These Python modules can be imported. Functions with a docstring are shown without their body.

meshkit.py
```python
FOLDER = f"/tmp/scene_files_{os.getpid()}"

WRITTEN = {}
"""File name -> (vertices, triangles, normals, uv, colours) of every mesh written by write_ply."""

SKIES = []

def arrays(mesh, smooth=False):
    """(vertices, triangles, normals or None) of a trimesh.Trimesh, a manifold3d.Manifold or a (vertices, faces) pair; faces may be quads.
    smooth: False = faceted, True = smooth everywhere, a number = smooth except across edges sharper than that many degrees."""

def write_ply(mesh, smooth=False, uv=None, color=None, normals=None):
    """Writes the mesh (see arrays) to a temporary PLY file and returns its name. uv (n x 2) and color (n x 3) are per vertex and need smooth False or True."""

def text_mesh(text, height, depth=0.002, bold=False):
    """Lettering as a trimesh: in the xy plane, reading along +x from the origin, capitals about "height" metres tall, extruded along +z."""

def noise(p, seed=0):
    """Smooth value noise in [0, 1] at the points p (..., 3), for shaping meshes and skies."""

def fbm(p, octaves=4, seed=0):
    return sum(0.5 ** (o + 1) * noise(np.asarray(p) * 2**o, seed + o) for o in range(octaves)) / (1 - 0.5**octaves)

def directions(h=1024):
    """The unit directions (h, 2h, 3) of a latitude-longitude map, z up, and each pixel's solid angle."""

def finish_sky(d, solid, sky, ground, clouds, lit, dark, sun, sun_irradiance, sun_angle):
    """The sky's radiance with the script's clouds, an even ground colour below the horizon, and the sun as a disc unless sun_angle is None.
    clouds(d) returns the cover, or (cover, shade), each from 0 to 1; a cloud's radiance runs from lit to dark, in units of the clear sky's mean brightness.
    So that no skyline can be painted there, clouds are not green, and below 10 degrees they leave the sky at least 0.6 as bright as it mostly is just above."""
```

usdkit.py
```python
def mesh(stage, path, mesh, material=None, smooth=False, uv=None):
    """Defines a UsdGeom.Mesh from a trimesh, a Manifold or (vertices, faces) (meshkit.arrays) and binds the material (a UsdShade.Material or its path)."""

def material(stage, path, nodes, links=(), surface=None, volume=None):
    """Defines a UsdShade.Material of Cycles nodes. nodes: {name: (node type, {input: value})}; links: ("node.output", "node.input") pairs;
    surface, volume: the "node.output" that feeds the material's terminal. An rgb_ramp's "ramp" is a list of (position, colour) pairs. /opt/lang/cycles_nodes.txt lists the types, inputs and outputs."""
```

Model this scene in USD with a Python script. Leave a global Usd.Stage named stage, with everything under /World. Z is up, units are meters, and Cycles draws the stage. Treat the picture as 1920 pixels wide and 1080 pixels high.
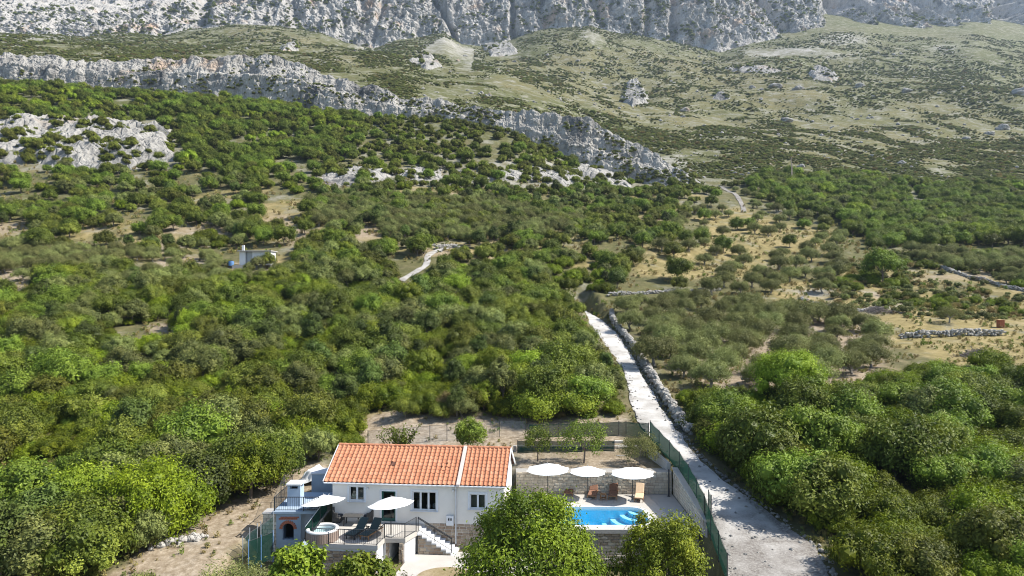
import math, random, numpy as np, trimesh, usdkit, meshkit, shapely
from shapely.geometry import Polygon
from scipy.interpolate import PchipInterpolator
from scipy.ndimage import map_coordinates
from pxr import Usd, UsdGeom, UsdLux, UsdShade, Sdf, Gf, Vt

stage = Usd.Stage.CreateInMemory()
UsdGeom.SetStageUpAxis(stage, 'Z')
UsdGeom.Xform.Define(stage, '/World')
UsdGeom.Scope.Define(stage, '/World/Looks')
# ------------------------------------------------------------------ camera, sky, sun, exposure
F, CU, CV, H = 1300.0, 960.0, 540.0, 15.85
cam = UsdGeom.Camera.Define(stage, '/World/camera')
cam.CreateHorizontalApertureAttr(36.0)
cam.CreateVerticalApertureAttr(36.0 * 9 / 16)
cam.CreateFocalLengthAttr(36.0 * F / 1920)
cam.CreateClippingRangeAttr((0.5, 20000.0))
cam.CreateExposureAttr(1.0)
cam.AddTranslateOp().Set((0, 0, H))
cam.AddRotateXOp().Set(90)
SUN_AZ, SUN_EL = math.radians(-3.0), math.radians(46)      # azimuth measured from +x towards +y
sd = np.array([math.cos(SUN_EL) * math.cos(SUN_AZ), math.cos(SUN_EL) * math.sin(SUN_AZ), math.sin(SUN_EL)])
sun = UsdLux.DistantLight.Define(stage, '/World/sun')
sun.CreateIntensityAttr(1.2); sun.CreateAngleAttr(0.53); sun.CreateColorAttr((1.0, 0.955, 0.88))
sun.GetPrim().CreateAttribute('inputs:normalize', Sdf.ValueTypeNames.Bool).Set(True)
_zx = Gf.Rotation(Gf.Vec3d(0, 0, 1), Gf.Vec3d(*map(float, sd)))
sun.AddTransformOp().Set(Gf.Matrix4d().SetRotate(_zx))
usdkit.material(stage, '/World/Looks/sky_look', {
    's': ('sky_texture', {'sky_type': 'single_scattering', 'sun_disc': False, 'sun_elevation': SUN_EL, 'sun_rotation': math.atan2(sd[0], sd[1]), 'altitude': 200.0}),
    'b': ('background_shader', {'strength': 0.105})}, [('s.color', 'b.color')], surface='b.background')
dome = UsdLux.DomeLight.Define(stage, '/World/sky')
UsdShade.MaterialBindingAPI.Apply(dome.GetPrim()).Bind(UsdShade.Material.Get(stage, '/World/Looks/sky_look'))
dome.GetPrim().SetCustomDataByKey('kind', 'structure')

# ------------------------------------------------------------------ helpers
names = {}
def numbered(path):
    n = names.get(path, -1) + 1
    names[path] = n
    return path if n == 0 else f'{path}_{n:03d}'
def tag(p, label=None, cat=None, group=None, kind=None):
    p = p.GetPrim() if hasattr(p, 'GetPrim') else p
    for k, v in (('label', label), ('category', cat), ('group', group), ('kind', kind)):
        if v:
            p.SetCustomDataByKey(k, v)
    return p
def thing(name, label, cat, loc=(0, 0, 0), rotz=0.0, group=None, scale=None, ref=None):
    x = UsdGeom.Xform.Define(stage, numbered('/World/' + name))
    x.AddTranslateOp().Set(Gf.Vec3d(*map(float, loc)))
    if rotz:
        x.AddRotateZOp().Set(float(math.degrees(rotz)))
    if scale is not None:
        x.AddScaleOp().Set(Gf.Vec3f(*map(float, np.broadcast_to(scale, 3))))
    p = x.GetPrim()
    if ref is not None:
        p.GetReferences().AddInternalReference(ref); p.SetInstanceable(True)
    return tag(p, label, cat, group)
def obj(name, mesh, mat, parent=None, smooth=False, label=None, kind=None):
    base = '/World' if parent is None else str(parent.GetPath())
    m = usdkit.mesh(stage, numbered(base + '/' + name), mesh, M[mat], smooth)
    return tag(m, label=label, kind=kind)
def struct(name, mesh, mat, smooth=False, kind='structure', label=None, cat=None):
    o = obj(name, mesh, mat, None, smooth)
    return tag(o, label, cat, None, kind)
def primvar(prim, name, values):
    UsdGeom.PrimvarsAPI(prim).CreatePrimvar(name, Sdf.ValueTypeNames.FloatArray, 'vertex').Set(Vt.FloatArray.FromNumpy(np.asarray(values, np.float32)))
def klass(name):
    return stage.CreateClassPrim('/World/' + name)

class MB:
    """Collects shapes into one mesh."""
    def __init__(self): self.v, self.f, self.n = [], [], 0
    def add(self, v, f):
        v = np.asarray(v, float); f = np.asarray(f, int)
        if f.shape[1] == 4: f = np.vstack([f[:, [0, 1, 2]], f[:, [0, 2, 3]]])
        self.v.append(v); self.f.append(f + self.n); self.n += len(v); return self
    def mesh(self, m): return self.add(m.vertices, m.faces)
    def box(self, c, s, yaw=0.0, bev=0.0):
        sx, sy, sz = np.array(s) / 2.0
        if bev:
            b = min(bev, sx * .9, sy * .9, sz * .9); pts = []
            for i in (-1, 1):
                for j in (-1, 1):
                    for k in (-1, 1):
                        pts += [(i * (sx - b), j * (sy - b), k * sz), (i * (sx - b), j * sy, k * (sz - b)), (i * sx, j * (sy - b), k * (sz - b))]
            h = trimesh.convex.convex_hull(np.array(pts)); v, f = np.array(h.vertices), h.faces
        else:
            v = np.array([(i * sx, j * sy, k * sz) for k in (-1, 1) for j in (-1, 1) for i in (-1, 1)])
            f = np.array([(0, 2, 3, 1), (4, 5, 7, 6), (0, 1, 5, 4), (2, 6, 7, 3), (0, 4, 6, 2), (1, 3, 7, 5)])
        ca, sa = math.cos(yaw), math.sin(yaw)
        v = v @ np.array([[ca, sa, 0], [-sa, ca, 0], [0, 0, 1]]) + np.array(c)
        return self.add(v, f)
    def tube(self, pts, r, n=6, cap=True):
        pts = np.asarray(pts, float); r = np.broadcast_to(r, len(pts)).astype(float)
        t = np.gradient(pts, axis=0); t /= np.linalg.norm(t, axis=1, keepdims=True) + 1e-9
        up = np.where(np.abs(t[:, 2:3]) > .9, [[1.0, 0, 0]], [[0, 0, 1.0]])
        a = np.cross(t, up); a /= np.linalg.norm(a, axis=1, keepdims=True) + 1e-9
        b = np.cross(t, a)
        th = np.arange(n) * 2 * np.pi / n
        ring = pts[:, None] + r[:, None, None] * (np.cos(th)[None, :, None] * a[:, None] + np.sin(th)[None, :, None] * b[:, None])
        v = ring.reshape(-1, 3); f = []
        for i in range(len(pts) - 1):
            for k in range(n):
                f.append((i * n + k, i * n + (k + 1) % n, (i + 1) * n + (k + 1) % n, (i + 1) * n + k))
        f = np.array(f); f = np.vstack([f[:, [0, 1, 2]], f[:, [0, 2, 3]]])
        if cap:
            c0 = [(0, k + 1, k) for k in range(1, n - 1)]
            e = (len(pts) - 1) * n
            c1 = [(e, e + k, e + k + 1) for k in range(1, n - 1)]
            f = np.vstack([f, c0, c1])
        return self.add(v, f)
    def prism(self, poly, z0, z1):
        """poly: list of (x, y); vertical extrusion from z0 to z1 (numbers)."""
        m = trimesh.creation.extrude_polygon(Polygon(poly), z1 - z0, engine='earcut')
        m.apply_translation((0, 0, z0)); return self.mesh(m)
    def hull(self, pts):
        h = trimesh.convex.convex_hull(np.asarray(pts, float)); return self.add(h.vertices, h.faces)
    def out(self): return np.vstack(self.v), np.vstack(self.f)

def noise(p, s=0): return meshkit.noise(p, s)
def fbm(p, o=4, s=0): return meshkit.fbm(p, o, s)
def ridged(p, o=4, s=0):
    return sum(0.5 ** (k + 1) * (1 - np.abs(2 * noise(np.asarray(p) * 2.0 ** k, s + k) - 1)) for k in range(o)) / (1 - .5 ** o)
def xyz(x, y, z): return np.stack(np.broadcast_arrays(np.asarray(x, float), y, z), -1)

# ------------------------------------------------------------------ materials
M = {}
def look(name, nodes, links, surface):
    M[name] = usdkit.material(stage, '/World/Looks/' + name, nodes, links, surface=surface)
def plain(name, col, rough=.6, var=.12, scale=3.0, bump=0.0, spec=.3, metallic=0.0, bscale=None):
    """A colour with fine variation and relief."""
    c = np.array(col, float)
    nodes = {'t': ('texture_coordinate', {}), 'n': ('noise_texture', {'scale': scale, 'detail': 5.0, 'roughness': .6}),
             'r': ('rgb_ramp', {'ramp': [(0.25, c * (1 - var)), (0.75, np.minimum(c * (1 + var), .95))]}),
             'p': ('principled_bsdf', {'roughness': rough, 'metallic': metallic, 'specular_ior_level': spec})}
    links = [('t.object', 'n.vector'), ('n.fac', 'r.fac'), ('r.color', 'p.base_color')]
    if bump:
        nodes['n2'] = ('noise_texture', {'scale': bscale or scale * 6, 'detail': 4.0})
        nodes['b'] = ('bump', {'strength': bump, 'distance': .02})
        links += [('t.object', 'n2.vector'), ('n2.fac', 'b.height'), ('b.normal', 'p.normal')]
    look(name, nodes, links, 'p.BSDF')
def foliage(name, dark, mid, light, transl=.24):
    """Leaves: each leaf a little different, each clump and each plant too."""
    nodes = {'g': ('geometry', {}), 'o': ('object_info', {}), 'a': ('attribute', {'attribute': 'tint'}),
             'm1': ('math', {'math_type': 'multiply', 'value2': .42}), 'm2': ('math', {'math_type': 'multiply_add', 'value2': .40}),
             'm3': ('math', {'math_type': 'multiply_add', 'value2': .18}),
             'r': ('rgb_ramp', {'ramp': [(0.16, dark), (.5, mid), (.84, light)]}),
             'h': ('hsv', {'saturation': 1.0, 'value': 1.0, 'fac': 1.0}), 'hh': ('math', {'math_type': 'multiply_add', 'value2': .035, 'value3': .4825}),
             'hv': ('math', {'math_type': 'multiply_add', 'value2': .38, 'value3': .82}),
             'd': ('principled_bsdf', {'roughness': .55, 'specular_ior_level': .25}), 't': ('translucent_bsdf', {}), 'x': ('mix_closure', {'fac': transl})}
    links = [('g.random_per_island', 'm1.value1'), ('a.fac', 'm2.value1'), ('m1.value', 'm2.value3'), ('o.random', 'm3.value1'), ('m2.value', 'm3.value3'), ('m3.value', 'r.fac'),
             ('r.color', 'h.color'), ('o.random', 'hh.value1'), ('hh.value', 'h.hue'), ('o.random', 'hv.value1'), ('hv.value', 'h.value'),
             ('h.color', 'd.base_color'), ('h.color', 't.color'), ('d.BSDF', 'x.closure1'), ('t.BSDF', 'x.closure2')]
    look(name, nodes, links, 'x.closure')
foliage('oak_leaf', (0.068, 0.086, 0.008), (0.228, 0.245, 0.031), (0.550, 0.538, 0.103))
foliage('oak_grey_leaf', (0.090, 0.110, 0.029), (0.261, 0.281, 0.073), (0.540, 0.534, 0.162))
foliage('mastic_leaf', (0.062, 0.093, 0.002), (0.213, 0.253, 0.008), (0.509, 0.521, 0.030))
foliage('green_leaf', (0.071, 0.106, 0.010), (0.200, 0.256, 0.026), (0.419, 0.456, 0.076))
foliage('olive_leaf', (0.125, 0.138, 0.041), (0.263, 0.276, 0.086), (0.457, 0.447, 0.160))
foliage('pine_leaf', (0.043, 0.063, 0.012), (0.121, 0.162, 0.029), (0.261, 0.281, 0.068))
foliage('dry_leaf', (0.203, 0.166, 0.058), (0.335, 0.264, 0.101), (0.466, 0.361, 0.151))
foliage('walnut_leaf', (0.068, 0.107, 0.007), (0.222, 0.290, 0.014), (0.577, 0.587, 0.056))
foliage('lemon_leaf', (0.091, 0.135, 0.008), (0.229, 0.270, 0.022), (0.410, 0.415, 0.065))
foliage('scrub_leaf', (0.109, 0.128, 0.034), (0.250, 0.264, 0.074), (0.444, 0.416, 0.138))
foliage('lime_leaf', (0.105, 0.156, 0.007), (0.287, 0.346, 0.024), (0.551, 0.558, 0.064))
foliage('young_leaf', (0.123, 0.167, 0.010), (0.314, 0.360, 0.023), (0.600, 0.592, 0.072))
plain('bark', (.13, .105, .085), .9, .3, 6, .6)
plain('olive_bark', (.2, .18, .155), .9, .3, 5, .6)

def limestone(name, light=(.31, .298, .275), dark=(.10, .10, .10), warm=(.34, .23, .15), scale=.06, fine=.6, vert=.35):
    nodes = {'g': ('geometry', {}), 'mp': ('mapping', {'scale': (1, 1, vert)}),
             'n1': ('noise_texture', {'scale': scale, 'detail': 9.0, 'roughness': .68}),
             'n2': ('noise_texture', {'scale': fine, 'detail': 8.0, 'roughness': .7}),
             'n3': ('noise_texture', {'scale': scale * .45, 'detail': 4.0}),
             'r1': ('rgb_ramp', {'ramp': [(.34, dark), (.46, np.array(light) * .82), (.62, light)]}),
             'r3': ('rgb_ramp', {'ramp': [(.60, (0, 0, 0)), (.72, (.75, .75, .75))]}),
             'r2': ('rgb_ramp', {'ramp': [(.36, (.55, .55, .55)), (.52, (1, 1, 1))]}),
             'mx': ('mix_color', {'blend_type': 'multiply', 'fac': .75}), 'mw': ('mix_color', {'b': warm}),
             'vo': ('voronoi_texture', {'scale': fine * .5, 'feature': 'distance_to_edge'}), 'rv': ('rgb_ramp', {'ramp': [(0, (0, 0, 0)), (.12, (1, 1, 1))]}),
             'ad': ('math', {'math_type': 'multiply_add', 'value2': .6}),
             'b': ('bump', {'strength': .9, 'distance': 1.0 / max(fine, .05) * .35}),
             'p': ('principled_bsdf', {'roughness': .92, 'specular_ior_level': .15})}
    links = [('g.position', 'mp.vector'), ('mp.vector', 'n1.vector'), ('mp.vector', 'n2.vector'), ('g.position', 'n3.vector'), ('mp.vector', 'vo.vector'), ('vo.distance', 'rv.fac'),
             ('n1.fac', 'r1.fac'), ('n3.fac', 'r3.fac'), ('n2.fac', 'r2.fac'), ('r1.color', 'mx.a'), ('r2.color', 'mx.b'), ('mx.result', 'mw.a'), ('r3.color', 'mw.fac'),
             ('rv.color', 'ad.value1'), ('n2.fac', 'ad.value3'), ('ad.value', 'b.height'), ('b.normal', 'p.normal'), ('mw.result', 'p.base_color')]
    look(name, nodes, links, 'p.BSDF')
limestone('cliff_rock', light=(.36, .345, .325), dark=(.08, .085, .09), scale=.045, fine=.3, vert=.4)
limestone('ridge_rock', scale=.06, fine=.5)
limestone('boulder_rock', scale=.12, fine=1.0, vert=.8)
limestone('wall_stone', light=(.38, .36, .325), dark=(.2, .19, .18), scale=.8, fine=5.0, vert=1.0)

# the ground: soil, dry grass, low green plants and bare stone, where they lie
gn = {'g': ('geometry', {}),
      'a_s': ('attribute', {'attribute': 'soil'}), 'a_g': ('attribute', {'attribute': 'gold'}), 'a_v': ('attribute', {'attribute': 'green'}), 'a_r': ('attribute', {'attribute': 'stony'}),
      'n1': ('noise_texture', {'scale': .45, 'detail': 8.0, 'roughness': .7}), 'n2': ('noise_texture', {'scale': 2.5, 'detail': 6.0, 'roughness': .7}),
      'n3': ('noise_texture', {'scale': .035, 'detail': 7.0, 'roughness': .62}), 'n4': ('noise_texture', {'scale': .11, 'detail': 8.0, 'roughness': .7}),
      'base': ('rgb_ramp', {'ramp': [(.3, (.075, .07, .038)), (.5, (.13, .112, .06)), (.7, (.2, .165, .095))]}),
      'soil': ('rgb_ramp', {'ramp': [(.3, (.165, .125, .08)), (.5, (.25, .20, .14)), (.68, (.37, .31, .235))]}),
      'gold': ('rgb_ramp', {'ramp': [(.3, (.14, .115, .05)), (.5, (.225, .18, .08)), (.7, (.31, .25, .135))]}),
      'veg': ('rgb_ramp', {'ramp': [(.28, (.030, .044, .010)), (.42, (.052, .066, .016)), (.54, (.082, .086, .026)), (.68, (.145, .12, .05))]}),
      'rock': ('rgb_ramp', {'ramp': [(.3, (.2, .192, .175)), (.6, (.34, .325, .3))]}),
      'fs': ('math', {'math_type': 'multiply_add', 'value2': .8}), 'fg': ('math', {'math_type': 'multiply_add', 'value2': .8}),
      'os': ('math', {'math_type': 'multiply_add', 'value2': 1.5, 'value3': -.95}), 'og': ('math', {'math_type': 'multiply_add', 'value2': 1.5, 'value3': -.95}),
      'ov': ('math', {'math_type': 'multiply_add', 'value2': 2.6, 'value3': -1.5}), 'orr': ('math', {'math_type': 'multiply_add', 'value2': 3.2, 'value3': -2.0}),
      'ms': ('math', {'math_type': 'multiply_add', 'value2': 1.4, 'use_clamp': True}), 'mg': ('math', {'math_type': 'multiply_add', 'value2': 1.4, 'use_clamp': True}),
      'mv': ('math', {'math_type': 'multiply_add', 'value2': 1.2, 'use_clamp': True}), 'mr': ('math', {'math_type': 'multiply_add', 'value2': 1.4, 'use_clamp': True}),
      'n5': ('noise_texture', {'scale': .9, 'detail': 6.0, 'roughness': .75}), 'nv': ('math', {'math_type': 'multiply_add', 'value2': .6}), 'nh': ('math', {'math_type': 'multiply', 'value2': .4}), 'x1': ('mix_color', {}), 'x2': ('mix_color', {}), 'x3': ('mix_color', {}), 'x4': ('mix_color', {}),
      'b': ('bump', {'strength': .7, 'distance': .25}), 'p': ('principled_bsdf', {'roughness': .95, 'specular_ior_level': .1})}
gl = [('g.position', 'n5.vector'), ('n5.fac', 'nh.value1'), ('n4.fac', 'nv.value1'), ('nh.value', 'nv.value3'), ('g.position', 'n1.vector'), ('g.position', 'n2.vector'), ('g.position', 'n3.vector'), ('g.position', 'n4.vector'),
      ('n1.fac', 'base.fac'), ('n2.fac', 'soil.fac'), ('n1.fac', 'gold.fac'), ('nv.value', 'veg.fac'), ('n2.fac', 'rock.fac'),
      ('n1.fac', 'os.value1'), ('n1.fac', 'og.value1'), ('n4.fac', 'ov.value1'), ('n4.fac', 'orr.value1'),
      ('a_s.fac', 'ms.value1'), ('os.value', 'ms.value3'), ('a_g.fac', 'mg.value1'), ('og.value', 'mg.value3'), ('a_v.fac', 'mv.value1'), ('ov.value', 'mv.value3'), ('a_r.fac', 'mr.value1'), ('orr.value', 'mr.value3'),
      ('base.color', 'x1.a'), ('gold.color', 'x1.b'), ('mg.value', 'x1.fac'), ('x1.result', 'x2.a'), ('veg.color', 'x2.b'), ('mv.value', 'x2.fac'),
      ('x2.result', 'x3.a'), ('soil.color', 'x3.b'), ('ms.value', 'x3.fac'), ('x3.result', 'x4.a'), ('rock.color', 'x4.b'), ('mr.value', 'x4.fac'),
      ('x4.result', 'p.base_color'), ('n1.fac', 'b.height'), ('b.normal', 'p.normal')]
for k in ('fs', 'fg'): gn.pop(k)
look('ground_look', gn, gl, 'p.BSDF')
# the road: pale worn concrete, rougher and stonier at its near end
look('road_look', {'g': ('geometry', {}), 'n1': ('noise_texture', {'scale': .35, 'detail': 8.0, 'roughness': .65}), 'n2': ('noise_texture', {'scale': 7.0, 'detail': 6.0, 'roughness': .75}),
                   'n3': ('noise_texture', {'scale': .8, 'detail': 5.0}), 'a': ('attribute', {'attribute': 'worn'}),
                   'r1': ('rgb_ramp', {'ramp': [(.3, (.33, .315, .29)), (.5, (.44, .425, .40)), (.7, (.5, .485, .455))]}),
                   'r2': ('rgb_ramp', {'ramp': [(.32, (.10, .085, .07)), (.45, (.17, .155, .14)), (.56, (.235, .22, .20)), (.7, (.37, .345, .305))]}),
                   'mm': ('math', {'math_type': 'multiply_add', 'value2': 1.6, 'value3': -.8}), 'ma': ('math', {'math_type': 'add', 'use_clamp': True}),
                   'x': ('mix_color', {}), 'd': ('mix_color', {'blend_type': 'multiply', 'fac': .5}), 'rr': ('rgb_ramp', {'ramp': [(.35, (.6, .57, .54)), (.55, (1, 1, 1))]}),
                   'b': ('bump', {'strength': .5, 'distance': .04}), 'p': ('principled_bsdf', {'roughness': .9, 'specular_ior_level': .15})},
     [('g.position', 'n1.vector'), ('g.position', 'n2.vector'), ('g.position', 'n3.vector'), ('n1.fac', 'r1.fac'), ('n2.fac', 'r2.fac'), ('n3.fac', 'mm.value1'), ('mm.value', 'ma.value1'), ('a.fac', 'ma.value2'),
      ('ma.value', 'x.fac'), ('r1.color', 'x.a'), ('r2.color', 'x.b'), ('n1.fac', 'rr.fac'), ('x.result', 'd.a'), ('rr.color', 'd.b'), ('d.result', 'p.base_color'), ('n2.fac', 'b.height'), ('b.normal', 'p.normal')], 'p.BSDF')

# ------------------------------------------------------------------ the lie of the land
COLS = np.array([-900, -300, 0, 300, 600, 900, 1200, 1500, 1800, 2200, 2900], float)
NEAR_D = [30, 40, 50, 60, 80, 100, 130]
NEAR_Z = {-900: (-2, -1.2, .3, 2.2, 6.5, 11, 18), -300: (-2, -1.2, .3, 2.2, 6.5, 11, 18), 0: (-2, -1.2, .3, 2, 6, 10.5, 17.5), 300: (-1.9, -1.1, .2, 1.8, 5.5, 10, 17.5), 600: (-2.2, -1.7, .2, 1.8, 5, 9, 16.5),
          900: (-2.2, -1.7, .5, 2.6, 5.5, 8.8, 15.5), 1200: (-2.0, -1.2, 1.2, 3.1, 5.6, 8.3, 13.2), 1500: (-.6, .8, 1.9, 3.1, 5.6, 8.2, 13), 1800: (-.6, .8, 1.8, 3, 5.6, 8.4, 13), 2200: (-.6, .8, 1.8, 3, 5.6, 8.4, 13), 2900: (-.6, .8, 1.8, 3, 5.6, 8.4, 13)}
FAR_D = [170, 220, 280, 320, 360, 400, 500, 600, 800, 1050, 1300, 1700, 2600]
FAR_V = {-900: (440, 340, 235, 184, 146, 112, 98, 84, 76, 68, 60, 10, 60), -300: (440, 340, 235, 184, 146, 112, 98, 84, 76, 68, 60, 10, 60), 0: (440, 342, 238, 184, 150, 114, 98, 84, 74, 66, 58, 10, 60), 300: (438, 350, 258, 200, 166, 124, 108, 92, 78, 68, 58, 10, 60),
         600: (435, 355, 278, 224, 196, 166, 134, 105, 84, 72, 60, 10, 60), 900: (450, 375, 292, 240, 214, 206, 180, 158, 124, 96, 82, 10, 60), 1200: (473, 412, 352, 328, 303, 280, 240, 208, 158, 108, 74, 10, 60),
         1500: (492, 432, 366, 335, 308, 285, 245, 212, 164, 120, 84, 20, 60), 1800: (492, 440, 380, 346, 325, 300, 255, 220, 170, 125, 92, 30, 60), 2200: (492, 440, 380, 346, 325, 300, 255, 220, 170, 125, 92, 30, 60), 2900: (492, 440, 380, 346, 325, 300, 255, 220, 170, 125, 92, 30, 60)}
ALL_D = np.array(NEAR_D + FAR_D, float)
LD = np.linspace(math.log(30), math.log(2600), 420)
AZ = np.linspace((COLS[0] - CU) / F, (COLS[-1] - CU) / F, 260)
_rows = []
for c in COLS:
    z = list(NEAR_Z[int(c)]) + [H + (CV - v) / F * d for v, d in zip(FAR_V[int(c)], FAR_D)]
    _rows.append(PchipInterpolator(np.log(ALL_D), z)(LD))
TAB = PchipInterpolator((COLS - CU) / F, np.array(_rows))(AZ)          # az x log d

BASE = [(-900, 60), (-300, 66), (0, 70), (80, 80), (150, 80), (230, 62), (300, 66), (360, 52), (440, 44), (520, 46), (600, 60), (650, 78), (700, 90), (740, 78), (790, 74), (832, 66), (862, 86), (900, 90), (960, 78), (1010, 58), (1060, 50), (1105, 48), (1160, 62), (1230, 72), (1290, 82), (1350, 93), (1400, 80), (1460, 74),
        (1510, 68), (1545, 66), (1570, 64), (1620, 64), (1660, 70), (1700, 72), (1760, 74), (1830, 66), (1920, 80), (2200, 80), (2900, 80)]
B_ = np.array(BASE, float)
ROAD = np.array([(580, 1074, 1094), (599, 1100, 1127), (625, 1116, 1156), (656, 1141, 1178), (687, 1166, 1196), (719, 1176, 1213), (750, 1181, 1231), (782, 1192, 1251), (813, 1214, 1274), (843, 1240, 1296),
                 (878, 1272, 1330), (908, 1292, 1366), (960, 1320, 1440), (1000, 1334, 1490), (1038, 1348, 1540), (1080, 1364, 1552), (1150, 1388, 1590)], float)
def road_d(v): return 19.88 / ((v - CV) / F + .12)
RD = road_d(ROAD[:, 0]); RZ = 3 + .12 * (RD - 58.6)
RL, RR = (ROAD[:, 1] - CU) / F * RD, (ROAD[:, 2] - CU) / F * RD
_o = np.argsort(RD); RDs, RLs, RRs = RD[_o], RL[_o], RR[_o]

def ss(a, b, x):
    t = np.clip((x - a) / (b - a), 0, 1); return t * t * (3 - 2 * t)
def rect_mask(x, y, x0, x1, y0, y1, f):
    return ss(x0 - f, x0, x) * (1 - ss(x1, x1 + f, x)) * ss(y0 - f, y0, y) * (1 - ss(y1, y1 + f, y))
def terrain(x, y):
    x, y = np.broadcast_arrays(np.atleast_1d(np.asarray(x, float)), np.atleast_1d(np.asarray(y, float)))
    d = np.clip(y, 30, 2600)
    az = np.clip(x / d, AZ[0], AZ[-1])
    z = map_coordinates(TAB, [(az - AZ[0]) / (AZ[1] - AZ[0]), (np.log(d) - LD[0]) / (LD[1] - LD[0])], order=1, mode='nearest')
    z = z - np.maximum(0, 30 - y) * .1
    # the slope climbs higher or lower against the foot of the cliffs
    ub = CU + F * az; zb_ = H + (CV - np.interp(ub, B_[:, 0], B_[:, 1])) / F * 1280
    z1 = map_coordinates(TAB, [(az - AZ[0]) / (AZ[1] - AZ[0]), np.full(az.shape, (math.log(1280) - LD[0]) / (LD[1] - LD[0]))], order=1, mode='nearest')
    z = z + ss(760, 1230, d) * (1 - ss(1330, 1700, d)) * (zb_ - z1)
    rough = ss(60, 140, d)
    z = z + rough * (fbm(xyz(x / 22, y / 22, 0), 4, 3) - .5) * 3.0 + ss(300, 700, d) * (1 - .6 * ss(1000, 1250, d)) * (fbm(xyz(x / 120, y / 120, 0), 5, 5) - .5) * 34 + ss(30, 60, d) * (fbm(xyz(x / 4, y / 4, 0), 3, 7) - .5) * .5
    # levelled ground: the garden before the house, the house pad, the dirt terrace to its left
    m = rect_mask(x, y, -9.2, 13, 26, 43.6, 1.0); z = z * (1 - m) + m * (-1.6 - .02 * (43 - y))
    m = rect_mask(x, y, -9.2, .6, 30, 47.0, .3); z = z * (1 - m) + m * -1.62
    m = rect_mask(x, y, -16.5, -8.5, 26, 46, .8); z = z * (1 - m) + m * (-1.75)
    m = rect_mask(x, y, -12.2, -.4, 47.8, 52.6, .5); z = z * (1 - m) + m * (-.3)
    m = rect_mask(x, y, .3, 12.6, 40, 52.1, .25); z = z * (1 - m) + m * (-2.3)
    m = rect_mask(x, y, .4, 12.3, 53.0, 57.2, .35); z = z * (1 - m) + m * 1.95
    m = rect_mask(x, y, -24, -17.6, 40, 52, 2.0); z = z * (1 - m) + m * (-.2 + .06 * (y - 44))
    # the road is cut into the slope
    l, r = np.interp(y, RDs, RLs), np.interp(y, RDs, RRs)
    m = (1 - ss(.4, 2.0, np.maximum(l - x, x - r))) * ss(28, 34, y) * (1 - ss(131, 140, y)) * np.where(x < l, (1 - ss(.1, .5, l - x)) if True else 1, 1)
    return z * (1 - m) + m * (3 + .12 * (y - 58.6) - .06)
def project(x, y, z):
    d = np.maximum(y, 1e-3)
    return CU + x / d * F, CV + (H - z) / d * F
_DS = np.concatenate([np.arange(31, 140, .35), np.arange(140, 420, 1.0), np.arange(420, 1600, 4.0)])
def ground(u, v):
    """Where the ray through the photograph's pixel (u, v) first meets the land."""
    u, v = np.atleast_1d(np.asarray(u, float)), np.atleast_1d(np.asarray(v, float))
    out = np.zeros((len(u), 3))
    for i, (a, b) in enumerate(zip(u, v)):
        x, zr = (a - CU) / F * _DS, H + (CV - b) / F * _DS
        g = terrain(x, _DS); k = np.argmax(g >= zr)
        if k == 0: k = len(_DS) - 1
        e0, e1 = zr[k - 1] - g[k - 1], g[k] - zr[k]
        t = e0 / max(e0 + e1, 1e-6); d = _DS[k - 1] + t * (_DS[k] - _DS[k - 1])
        out[i] = ((a - CU) / F * d, d, terrain((a - CU) / F * d, d)[0])
    return out
def at(u, v, z):
    """The point at height z seen at pixel (u, v)."""
    d = (H - z) * F / (v - CV); return np.array([(u - CU) / F * d, d, z])
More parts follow.
